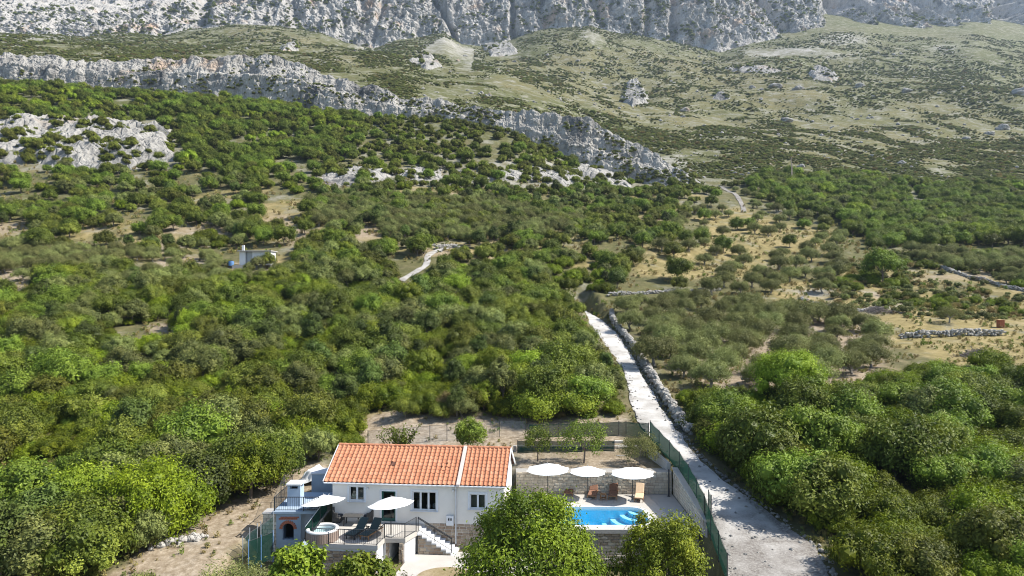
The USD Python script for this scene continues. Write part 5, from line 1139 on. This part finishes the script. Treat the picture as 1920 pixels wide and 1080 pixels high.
for q_, (rad, zz) in enumerate(((2.75, -.72), (2.15, -.42), (1.5, -.12), (.9, .12))):
    c_ = shapely.Point(*cst).buffer(rad, 24).intersection(pool.buffer(-.02)); obj('step', plate(c_, -1.0 + .001 * q_, zz), 'pool_liner', po)
    obj('tread_edge', plate(shapely.Point(*cst).buffer(rad - .03, 24).difference(shapely.Point(*cst).buffer(rad - .36, 24)).intersection(pool.buffer(-.05)), zz + .002, zz + .012), 'pool_step', po, label='pale band on a pool step')
# block wall behind the pool and the one under the road fence
bw = thing('pool_back_wall', 'grey concrete block wall behind the pool loungers', 'wall', (0, 0, 0))
b = MB(); b.box(((.3 + DX1) / 2, 52.55, 1.0), (DX1 - .3, 1.1, 2.08)); obj('core', b.out(), 'mortar', bw)
blocks(bw, (.32, 51.99), (DX1 - .02, 51.99), ZP, 2.05, .2, .40, GR, .02, 14)
sw = thing('roadside_wall', 'stepped stone block wall between pool and road fence', 'wall', (0, 0, 0))
def swtop(s_): return float(np.interp(s_, [0, 7.6, 8.6], [2.35, 1.45, 1.3]))
b = MB(); pr = [(51.9 - s_, swtop(s_)) for s_ in np.linspace(0, 9, 12)]
m_ = trimesh.creation.extrude_polygon(Polygon([(51.9, -2)] + pr + [(42.9, -2)]), .26, engine='earcut'); m_.vertices = np.stack([12.08 + m_.vertices[:, 2], m_.vertices[:, 0], m_.vertices[:, 1]], 1); b.mesh(m_); obj('core', b.out(), 'mortar', sw)
blocks(sw, (12.06, 51.9), (12.06, 43.6), ZP, 2.4, .2, .40, GR, .02, 15, top=swtop)
b = MB(); b.hull([(x_, 51.95 - s_, swtop(s_) + dz_) for s_ in (0, 7.6) for x_ in (11.98, 12.40) for dz_ in (.004, .07)]); b.hull([(x_, 51.95 - s_, swtop(s_) + dz_) for s_ in (7.62, 9.0) for x_ in (11.98, 12.40) for dz_ in (.004, .07)]); obj('coping', b.out(), 'concrete', sw)
t_ = thing('lamp_post', 'slim black post at the right end of the block wall', 'post', (atd(1254, 51.4), 51.4, ZP)); b = MB(); b.tube([(0, 0, 0), (0, 0, 1.95)], .055, 8); obj('post', b.out(), 'dark_metal', t_); b = MB(); b.tube([(0, 0, 1.95), (0, 0, 2.02)], [.07, .03], 8); obj('cap', b.out(), 'dark_metal', t_); b = MB(); b.box((0, 0, .01), (.2, .2, .02)); obj('foot', b.out(), 'dark_metal', t_)
# upper garden: low walls, steps
t_ = thing('garden_steps', 'five pale steps climbing beside the green netting fence', 'steps', (atd(1164, 57.2), 57.2, 1.9))
for q_ in range(5): b = MB(); b.box((0, q_ * .32, .1 + q_ * .11), (.75, .34, .2 + q_ * .22), bev=.015); obj('step', b.out(), 'pale_paving', t_)
t_ = thing('low_garden_wall', 'low grey concrete wall sloping beside the road fence', 'wall', (0, 0, 0))
b = MB(); b.hull([(x_, y_, z_) for (x0, y_, zt_) in ((11.0, 58.4, 2.95), (11.75, 52.6, 2.55)) for x_ in (x0, x0 + .28) for z_ in (1.5, zt_)]); obj('wall', b.out(), 'concrete', t_)
t_ = thing('terrace_wall', 'dark dry stone retaining wall under the upper garden fence', 'wall', (0, 0, 0))
b = MB(); b.box((5.4, 57.62, 2.2), (10.6, .3, 1.1)); obj('core', b.out(), 'mortar', t_); blocks(t_, (.3, 57.46), (10.6, 57.46), 1.9, 2.75, .22, .42, GR, .04, 17, name='stone')

# ------------------------------------------------------------------ fences
def net_fence(name, label, foot, h, net, step=2.2, mat='dark_metal', group=None, over=.08, cat='fence'):
    foot = np.array(foot, float); t_ = thing(name, label, cat, foot[0], group=group); P_ = foot - foot[0]
    seg = np.linalg.norm(np.diff(P_[:, :2], axis=0), axis=1); L_ = np.concatenate([[0], np.cumsum(seg)]); n_ = max(2, int(L_[-1] / step) + 1); s_ = np.union1d(np.linspace(0, L_[-1], n_), L_)
    Q_ = np.stack([np.interp(s_, L_, P_[:, k_]) for k_ in range(3)], 1)
    for p_ in Q_: b = MB(); b.tube([p_ - [0, 0, .2], p_ + [0, 0, h + over]], .028, 6); obj('post', b.out(), mat, t_)
    for a_, c_ in zip(Q_[:-1], Q_[1:]):
        if np.linalg.norm(c_ - a_) < .3: continue
        m_ = (a_ + c_) / 2 - [0, 0, .015]; n2 = np.array([-(c_ - a_)[1], (c_ - a_)[0], 0]); n2 = n2 / np.linalg.norm(n2) * .03; m_ = m_ + n2 * .6
        V_ = np.array([a_ + [0, 0, .04], m_ + [0, 0, .04], c_ + [0, 0, .04], c_ + [0, 0, h], m_ + [0, 0, h - .03], a_ + [0, 0, h]]); obj('net_panel', (V_, np.array([(0, 1, 4), (0, 4, 5), (1, 2, 3), (1, 3, 4)])), net, t_)
    b = MB(); b.tube(Q_ + [0, 0, h], .012, 4); obj('top_wire', b.out(), 'dark_metal', t_)
    return t_
yr_ = np.array([36.5, 39, 41.5, 44, 46.5, 49, 51.5, 54, 56.5, 59.0]); xr_ = np.interp(yr_, RDs, RLs) - .12
net_fence('road_fence', 'dark green netting fence along the left side of the road', [(x_, y_, 3 + .12 * (y_ - 58.6) - .02) for x_, y_ in zip(xr_, yr_)], 1.5, 'dense_net', 2.5)
zb = lambda x_, y_: terrain(x_, y_)[0]
net_fence('garden_fence', 'green netting fence at the back of the upper garden', [(xr_[-1] - .05, 59.4, 3.0), (9.9, 60.2, 3.0), (5.5, 60.2, 2.85), (1.45, 60.0, 2.8)], 1.25, 'green_net', 2.1)
net_fence('garden_fence', 'darker green netting fence in front, beside the garden steps', [(.45, 57.3, 1.95), (4.5, 57.3, 1.95), (8.45, 57.3, 1.95)], 1.25, 'green_net', 2.0)
net_fence('corner_gate', 'thick dark netted gate post pair on the road fence', [(12.45, 43.3, 1.1), (12.5, 44.1, 1.2)], 1.75, 'green_net', .8, cat='gate')
net_fence('slope_fence', 'sagging shade net fence with pale posts left of the stone pillar', [(atd(455, 42.2), 42.2, -.9), (atd(468, 42.8), 42.8, -.6), (atd(489, 43.6), 43.6, -.45), (atd(513, 44.4), 44.4, -.1)], 1.35, 'thin_net', 1.2, 'grey_metal', over=.3)
net_fence('shade_net', 'dark shade net hanging beside the outdoor kitchen', [(atd(466, 42.0), 42.0, -1.2), (atd(512, 43.9), 43.9, -1.3)], 1.7, 'green_net', 1.0, 'barrel_shade_blue', over=.1)  # posts are grey metal; blue shade is put into their colour
lf = [(atd(508, 47.0), 47.0), (atd(527, 50.5), 50.5), (atd(548, 54.0), 54.0), (atd(565, 57.5), 57.5), (atd(620, 59.5), 59.5)]
net_fence('wire_fence', 'thin wire fence along the dirt terrace left of the house', [(x_, y_, zb(x_, y_)) for x_, y_ in lf], 1.5, 'wire_net', 3.4)
bf = [(atd(690, 60.5), 60.5), (atd(806, 60.5), 60.5), (atd(937, 60.8), 60.8), (atd(985, 60.4), 60.4)]
net_fence('wire_fence', 'thin wire fence on the bare strip behind the house', [(x_, y_, zb(x_, y_)) for x_, y_ in bf], 1.4, 'wire_net', 6.0)
t_ = thing('field_gate', 'dark tubular gate frame at the foot of the dirt terrace', 'gate', tuple(at(452, 1032, -1.0)))
for pts_ in (((0, 0, -.4), (0, 0, 1.1)), ((-1.0, .3, -.4), (-1.0, .3, .55)), ((0, 0, 1.05), (-1.6, .4, .2)), ((0, 0, .6), (-1.4, .4, -.1))): b = MB(); b.tube(pts_, .03, 6); obj('bar', b.out(), 'dark_metal', t_)

# ------------------------------------------------------------------ dry stone walls
def stone_wall(name, label, pts, h, wd, size, seed, lean=0.0):
    r2 = np.random.default_rng(seed); P_ = np.array(pts, float); seg = np.linalg.norm(np.diff(P_, axis=0), axis=1); L_ = np.concatenate([[0], np.cumsum(seg)]); b = MB()
    protos = [rock_mesh(k_ + 20, 1, .75) for k_ in range(6)]; n_ = int(L_[-1] * h * wd * 2.1 / size ** 3 / 3.0)
    for _ in range(n_):
        s_ = r2.uniform(0, L_[-1]); x_, y_ = np.interp(s_, L_, P_[:, 0]), np.interp(s_, L_, P_[:, 1]); hh = h * (.6 + .7 * noise(np.array([[s_ / 3, 0, seed]]))[0]); zz = r2.uniform(0, 1) ** .8 * hh
        wv_ = wd * (1 - .45 * zz / hh); k_ = protos[int(r2.integers(6))]; th_ = r2.uniform(0, 6.28); sc_ = size * r2.uniform(.5, 1.1); c_, s2 = math.cos(th_), math.sin(th_)
        dxy = r2.uniform(-.5, .5, 2) * wv_; X2, Y2 = x_ + dxy[0], y_ + dxy[1]
        b.add(k_[0] * sc_ @ np.array([[c_, s2, 0], [-s2, c_, 0], [0, 0, 1]]) + [X2, Y2, terrain(x_, y_)[0] + zz], k_[1])
    o_ = obj(name, b.out(), 'wall_stone', None, 35); tag(o_, label, 'stone wall', None, 'stuff')
dl = [(1283, 815), (1268, 795), (1250, 765), (1231, 735), (1214, 712), (1202, 690), (1188, 662), (1172, 640), (1160, 622), (1150, 604), (1146, 585)]
gp_ = ground([q_[0] for q_ in dl], [q_[1] for q_ in dl])[:, :2]
gp_[:, 0] = np.maximum(gp_[:, 0], np.interp(gp_[:, 1], RDs, RRs) + .9)
stone_wall('dry_stone_wall', 'long tumbled dry stone wall between road and olive grove', gp_, .9, .8, .26, 1)
for i, (q_, lab, hh) in enumerate((([(1690, 634), (1760, 632), (1880, 628)], 'grey dry stone wall along the dry meadow at right', .8), ([(1140, 556), (1200, 552), (1290, 548), (1350, 544)], 'low straight stone wall above the olive grove', .6),
        ([(1720, 490), (1790, 512), (1860, 532), (1935, 548)], 'pale stone terrace wall at the right edge', .7), ([(1395, 716), (1450, 714), (1520, 712)], 'broken stone wall inside the olive grove', .6), ([(280, 1032), (330, 1018), (380, 1008)], 'white rubble heap along the dirt terrace at left', .35),
        ([(1640, 580), (1600, 585), (1500, 560)], 'loose stones beside the brush pile', .4), ([(815, 468), (850, 462), (862, 468)], 'ruined stone heap beside the footpath bend', .8))):
    w_ = ground([a_[0] for a_ in q_], [a_[1] for a_ in q_])[:, :2]; stone_wall('stone_wall', lab, w_, hh, .8, .26, 5 + i)
for i, (u_, v_, lab) in enumerate(((1645, 585, 'grey pile of cut brushwood on the dry terrace'), (1835, 668, 'dark pile of cut brushwood near the right meadow wall'))):
    q_ = ground(u_, v_)[0]; t_ = thing('brush_pile', lab, 'brush pile', q_); r2 = np.random.default_rng(i); b = MB()
    for _ in range(420):
        a_ = r2.uniform(0, 6.28); c_ = np.array([r2.normal() * 1.5, r2.normal() * .8, 0]); c_[2] = max(.05, 1.0 - .35 * abs(c_[0]) - .3 * abs(c_[1])) * r2.uniform(.1, 1.0); d_ = np.array([math.cos(a_), math.sin(a_), r2.normal() * .35]) * r2.uniform(.3, .8); b.tube([c_ - d_, c_ + d_ + [0, 0, .1]], [.03, .012], 3, False)
    obj('twigs', b.out(), 'twigs', t_, kind='stuff')
# ------------------------------------------------------------------ far small things
q_ = ground(476, 499)[0]; hd = q_[1]
t_ = thing('small_hut', 'small white flat roofed hut with dark opening among olives', 'hut', q_)
sc_ = hd / F
def hx(u): return (u - 476) * sc_
def hzv(v): return (499 - v) * sc_
b = MB(); wz = hzv(469) * .92; x0, x1 = hx(449), hx(508)
b.box(((hx(449) + hx(460)) / 2, 1.5, wz / 2 + .1), (hx(460) - hx(449), 3, wz - .2)); b.box(((hx(473) + x1) / 2, 1.5, wz / 2 + .1), (x1 - hx(473), 3, wz - .2)); b.box((hx(466.5), 2.6, wz / 2 + .1), (hx(473) - hx(460), .2, wz - .2)); obj('wall', b.out(), 'white_paint', t_)
b = MB(); b.box(((x0 + x1) / 2, 1.3, wz + .09), (x1 - x0 + .5, 3.9, .18)); obj('flat_roof', b.out(), 'concrete', t_)
b = MB(); b.box((hx(466.5), .5, (hzv(472)) / 2 + .35), (hx(473) - hx(460) - .1, .06, hzv(472) - .6)); obj('shutter', b.out(), 'grey_metal', t_)
b = MB(); b.box((hx(451), 1.5, wz + .75), (.45, .45, 1.2)); obj('chimney', b.out(), 'white_paint', t_)
b = MB(); b.box((hx(476), -.7, -.3), (hx(512) - hx(440), 1.4, 1.0)); obj('platform', b.out(), 'concrete', t_)
t_ = thing('water_tank', 'blue water barrel beside the small hut', 'barrel', (q_[0] + hx(436), q_[1] - .6, q_[2])); obj('barrel', lathe([(0, 0), (.5, 0), (.55, .5), (.5, 1.0), (0, 1.05)], 16), 'barrel_shade_blue', t_, smooth=40); obj('lid', lathe([(0, 1.05), (.3, 1.06), (.3, 1.14), (0, 1.15)], 14), 'dark_metal', t_)
q_ = ground(1484, 349)[0]; hh = 54 / F * q_[1]
t_ = thing('utility_pole', 'tall pale wooden utility pole beyond the golden field', 'utility pole', q_); b = MB(); b.tube([(0, 0, -.5), (0, 0, hh)], [.22, .13], 7); obj('pole', b.out(), 'pole_wood', t_); b = MB(); b.tube([(.9, .2, -.5), (.25, .05, hh * .8)], [.16, .1], 6); obj('strut', b.out(), 'pole_wood', t_); b = MB(); b.box((0, 0, hh - .5), (1.6, .12, .12)); obj('crossarm', b.out(), 'pole_wood', t_)
q_ = ground(1876, 614)[0]; t_ = thing('rusty_box', 'rust red metal cabinet standing in the dry meadow', 'cabinet', q_); b = MB(); b.box((0, 0, .55), (.85, .7, 1.1), bev=.03); obj('body', b.out(), 'rust', t_); b = MB(); b.box((0, -.36, .6), (.7, .03, .9)); obj('door', b.out(), 'rust', t_); b = MB(); b.box((0, 0, 1.13), (.95, .8, .05)); obj('lid', b.out(), 'rust', t_)
for i, (u_, v_, s_, lab) in enumerate(((1455, 163, 7, 'big pale boulder on the far dry slope'), (1497, 168, 6, 'flat white boulder right of another on the far slope'), (1700, 172, 5, 'lone white boulder high on the right slope'), (1880, 243, 5, 'white boulder near the right edge of the slope'), (1855, 252, 3.5, 'grey boulder beside the one near the right edge'), (1285, 210, 4.5, 'pale boulder in the gap right of the rock crag'),
        (1690, 307, 2.2, 'white boulder above the bright wood'), (1503, 313, 2.0, 'white slab boulder beside the utility pole'), (1612, 163, 5, 'dark grey boulder in mid slope'), (1812, 262, 3, 'pale boulder low on the right slope'), (1915, 178, 9, 'large boulder cut by the right edge'), (1410, 165, 4, 'pair of pale boulders'), (1475, 228, 5, 'grey boulder above golden patch'))):
    q_ = ground(u_, v_)[0]; o_ = obj('boulder', (rock_mesh(40 + i, 3, .6)[0] * s_ + q_ + [0, 0, s_ * .15], rock_mesh(40 + i, 3, .6)[1]), 'boulder_rock', None, 30); tag(o_, lab, 'boulder')
# ------------------------------------------------------------------ single plants near the house
def single_plant(name, label, cat, key, p, w_, h_, seed=0, parts=True, trunk=.1, leaf='green_leaf', bark='bark', z0=.4, limbs=5, fork=.35, **kw):
    t_ = thing(name, label, cat, p); v_, f_, tt = crown_mesh(seed, w_, h_, z0, **kw); m_ = obj('crown', (v_, f_), leaf, t_); primvar(m_, 'tint', tt)
    if trunk: obj('trunk', trunk_mesh(seed, z0 + h_ * .8, trunk, w_, limbs, .15, fork), bark, t_)
    return t_
single_plant('walnut_tree', 'big fresh green tree in front of the pool, largest in front', 'tree', '', (atd(1005, 37.2), 37.2, -2.6), 8.4, 6.2, 3, leaf='walnut_leaf', trunk=.18, z0=1.0, peak=.42, lobes=84, lr=.095, sprays=36, leaves=10, L=.20, core=0, low=-.5, spread=.34, aspect=.5, out=.95, limbs=8)
single_plant('young_tree', 'bright green young tree by the road fence, right of the big tree', 'tree', '', (atd(1248, 37.4), 37.4, -2.6), 4.9, 5.2, 4, peak=.3, leaf='young_leaf', trunk=.12, z0=.9, lobes=52, lr=.115, sprays=32, leaves=10, L=.18, core=0, low=-.4, spread=.36, aspect=.5, out=.95, limbs=6)
single_plant('fig_bush', 'yellow-green leafy bush below the hot tub', 'shrub', '', (atd(555, 37.5), 37.5, -2.2), 2.9, 3.7, 5, leaf='lemon_leaf', trunk=.06, z0=.3, lobes=24, lr=.15, sprays=20, leaves=8, L=.26, core=0, spread=.34, aspect=.7)
single_plant('fig_bush', 'yellow-green leafy bush below the terrace railing', 'shrub', '', (atd(676, 38.2), 38.2, -2.2), 3.8, 3.1, 6, leaf='lemon_leaf', trunk=.06, z0=.3, lobes=26, lr=.14, sprays=20, leaves=8, L=.26, core=0, spread=.34, aspect=.7)
single_plant('olive_bush', 'dull green olive bush at the bottom edge left of the house', 'shrub', '', (atd(450, 36.2), 36.2, -2.0), 5.2, 3.1, 7, leaf='olive_leaf', trunk=.1, bark='olive_bark', z0=.3, lobes=26, lr=.14, sprays=26, leaves=10, L=.17, core=0, spread=.35, aspect=.35)
single_plant('olive_bush', 'olive bush at the bottom edge between the leafy bushes', 'shrub', '', (atd(600, 34.8), 34.8, -2.0), 3.8, 2.4, 17, leaf='olive_leaf', trunk=.1, bark='olive_bark', z0=.3, lobes=24, lr=.14, sprays=26, leaves=10, L=.17, core=0, spread=.35, aspect=.35)
single_plant('silver_shrub', 'silvery grey shrub beside the white garden path', 'shrub', '', (atd(757, 38.6), 38.6, -1.6), 1.6, 1.3, 8, leaf='oak_grey_leaf', trunk=0, z0=.05, lobes=14, lr=.16, sprays=18, leaves=8, L=.14, core=0, spread=.35, aspect=.35, low=0)
single_plant('juniper_bush', 'large rounded olive-gold bush beside the dirt terrace', 'shrub', '', (atd(292, 45.5), 45.5, -1.0), 7.6, 5.2, 9, leaf='mastic_leaf', trunk=.16, z0=.3, lobes=48, lr=.13, sprays=40, leaves=10, L=.17, core=.6, low=-.35, spread=.2)
single_plant('dark_bush', 'dark rounded evergreen bush above the dirt terrace', 'shrub', '', (atd(470, 51.5), 51.5, .2), 5.6, 4.0, 10, leaf='mastic_leaf', trunk=.14, z0=.3, lobes=40, lr=.14, sprays=36, leaves=10, L=.17, core=.62, low=-.3, spread=.2)
q_ = (atd(750, 57.6), 57.6, zb(atd(750, 57.6), 57.6))
t_ = thing('young_fig', 'young fig tree with upright leafy shoots behind the roof', 'tree', q_); r2 = np.random.default_rng(3); b = MB(); V_, f_, n_ = [], [], 0
for k_ in range(15):
    a_ = 6.28 * k_ / 15; e_ = np.array([math.cos(a_) * r2.uniform(.3, 1.9), math.sin(a_) * r2.uniform(.3, 1.2), r2.uniform(1.9, 2.7)]); b.tube([(0, 0, 0), e_ * [.4, .4, .45], e_], [.06, .035, .012], 5)
    c_ = e_ * [.4, .4, .45] + (e_ - e_ * [.4, .4, .45]) * r2.uniform(0, 1.05, 60)[:, None] + r2.normal(size=(60, 3)) * .13; lv, lf_ = leaf_quads(c_, r2.normal(size=(60, 3)) + [0, 0, .8], .22, r2, .6); V_.append(lv); f_.append(lf_ + n_); n_ += len(lv)
obj('trunk', b.out(), 'bark', t_); m_ = obj('crown', (np.vstack(V_), np.vstack(f_)), 'green_leaf', t_); primvar(m_, 'tint', np.full(n_, .5))
single_plant('round_shrub', 'rounded light green shrub behind the roof', 'shrub', '', (atd(879, 57.8), 57.8, zb(atd(879, 57.8), 57.8)), 3.0, 2.6, 11, leaf='green_leaf', trunk=.06, z0=.2, lobes=26, lr=.14, sprays=22, leaves=9, L=.16, core=.4, spread=.28, low=-.2)
single_plant('garden_tree', 'airy light green tree between netting fences and middle parasol', 'tree', '', (atd(1095, 55.0), 55.0, 1.95), 4.0, 3.1, 12, leaf='green_leaf', trunk=.07, z0=.5, lobes=28, lr=.12, sprays=16, leaves=8, L=.14, core=0, spread=.4, low=-.4)
single_plant('garden_tree', 'slim wispy tree behind the parasol nearest the house', 'tree', '', (atd(1008, 55.6), 55.6, 1.95), 2.6, 2.7, 13, leaf='green_leaf', trunk=.05, z0=.3, lobes=20, lr=.15, sprays=14, leaves=8, L=.14, core=0, spread=.4, low=-.5)
single_plant('olive_sapling', 'round yellow-green olive sapling beside the low garden wall', 'shrub', '', (atd(1200, 54.6), 54.6, 1.95), 3.2, 2.1, 14, leaf='olive_leaf', trunk=.05, bark='olive_bark', z0=.25, lobes=24, lr=.14, sprays=22, leaves=9, L=.14, core=0, spread=.36, aspect=.3, low=-.3)
single_plant('ivy_mound', 'bright green bramble mound above the back fence', 'shrub', '', (atd(1040, 66.0), 66.0, zb(atd(1040, 66.0), 66.0)), 8.6, 2.8, 15, leaf='lime_leaf', trunk=0, z0=.0, lobes=44, lr=.12, sprays=30, leaves=9, L=.2, core=.6, low=-.05, spread=.25)
single_plant('silver_tree', 'pale silvery tree above the bare strip behind the house', 'tree', '', (atd(940, 68.5), 68.5, zb(atd(940, 68.5), 68.5)), 3.2, 4.6, 16, leaf='oak_grey_leaf', trunk=.1, z0=.5, lobes=30, lr=.14, sprays=26, leaves=8, L=.17, core=.5, low=-.4)
for i, (u_, d_, w2, lab) in enumerate(((760, 66.5, 2.6, 'dull green shrub at the left end of the bare strip'), (868, 66.0, 2.8, 'feathery grey-green shrub on the bare strip'), (840, 67.5, 2.4, 'dry straw-coloured shrub on the bare strip'))):
    single_plant('strip_shrub', lab, 'shrub', '', (atd(u_, d_), d_, zb(atd(u_, d_), d_)), w2, 1.9, 30 + i, leaf=('oak_leaf', 'olive_leaf', 'dry_leaf')[i], trunk=.04, z0=.1, lobes=22, lr=.15, sprays=24, leaves=8, L=.15, core=.5, low=-.1, spread=.3, aspect=.4)
single_plant('lime_tree', 'lime-green topped tree at the corner of the right thicket', 'tree', '', (atd(1478, 67.0), 67.0, zb(atd(1478, 67.0), 67.0)), 6.6, 4.9, 18, leaf='lime_leaf', trunk=.16, z0=.8, lobes=40, lr=.14, sprays=34, leaves=9, L=.2, core=.6)
single_plant('meadow_tree', 'bright green tree standing alone left of the terrace wall', 'tree', '', ground(1655, 532)[0], 8.0, 6.8, 19, leaf='green_leaf', trunk=.2, z0=.8, lobes=36, lr=.15, sprays=26, leaves=8, L=.34, core=.5)
single_plant('bare_shrub', 'small half bare olive on the dry meadow', 'olive tree', '', ground(1780, 606)[0], 3.8, 1.9, 20, leaf='olive_leaf', trunk=.12, bark='olive_bark', z0=.8, lobes=18, lr=.16, sprays=18, leaves=8, L=.18, core=0, spread=.35, aspect=.3, low=0)

for i, (u_, v_, w2, h2, lab) in enumerate(((490, 503, 3.4, 2.2, 'olive bush covering the right front of the small hut'), (508, 501, 3.6, 2.8, 'dark green tree at the right end of the small hut'), (472, 506, 2.4, 1.2, 'low olive bush below the small hut'))):
    single_plant('hut_shrub', lab, 'shrub', '', ground(u_, v_)[0] - np.array([0, 1.6, 0]), w2, h2, 50 + i, leaf=('olive_leaf', 'oak_leaf', 'olive_leaf')[i], trunk=.05, z0=.1, lobes=18, lr=.18, sprays=20, leaves=7, L=.26, core=.4, spread=.3, low=-.2)

for i, (u_, d_, w2, h2, lab) in enumerate(((400, 37.5, 2.6, 1.5, 'grey-green bush at the bottom edge beside the dirt terrace'), (725, 37.0, 2.2, 1.6, 'dull green bush at the bottom edge below the landing'), (505, 36.0, 3.0, 2.2, 'dense olive bush at the bottom edge below the barbecue hut'), (255, 38.5, 2.4, 1.0, 'low grey-green bush at the foot of the dirt terrace'))):
    single_plant('edge_bush', lab, 'shrub', '', (atd(u_, d_), d_, zb(atd(u_, d_), d_) - .1), w2, h2, 70 + i, leaf=('olive_leaf', 'olive_leaf', 'olive_leaf', 'scrub_leaf')[i], trunk=.05, z0=.1, lobes=24, lr=.15, sprays=24, leaves=9, L=.15, core=.4, spread=.32, aspect=.4, low=-.2)
# ------------------------------------------------------------------ the air
M['haze_air'] = usdkit.material(stage, '/World/Looks/haze_air', {'v': ('principled_volume', {'color': (.66, .82, 1.0), 'density': 0.00006, 'anisotropy': .25})}, [], volume='v.volume')
hz_ = MB(); hz_.box((0, 800, 440), (5400, 2300, 960)); struct('haze', hz_.out(), 'haze_air', kind='stuff')
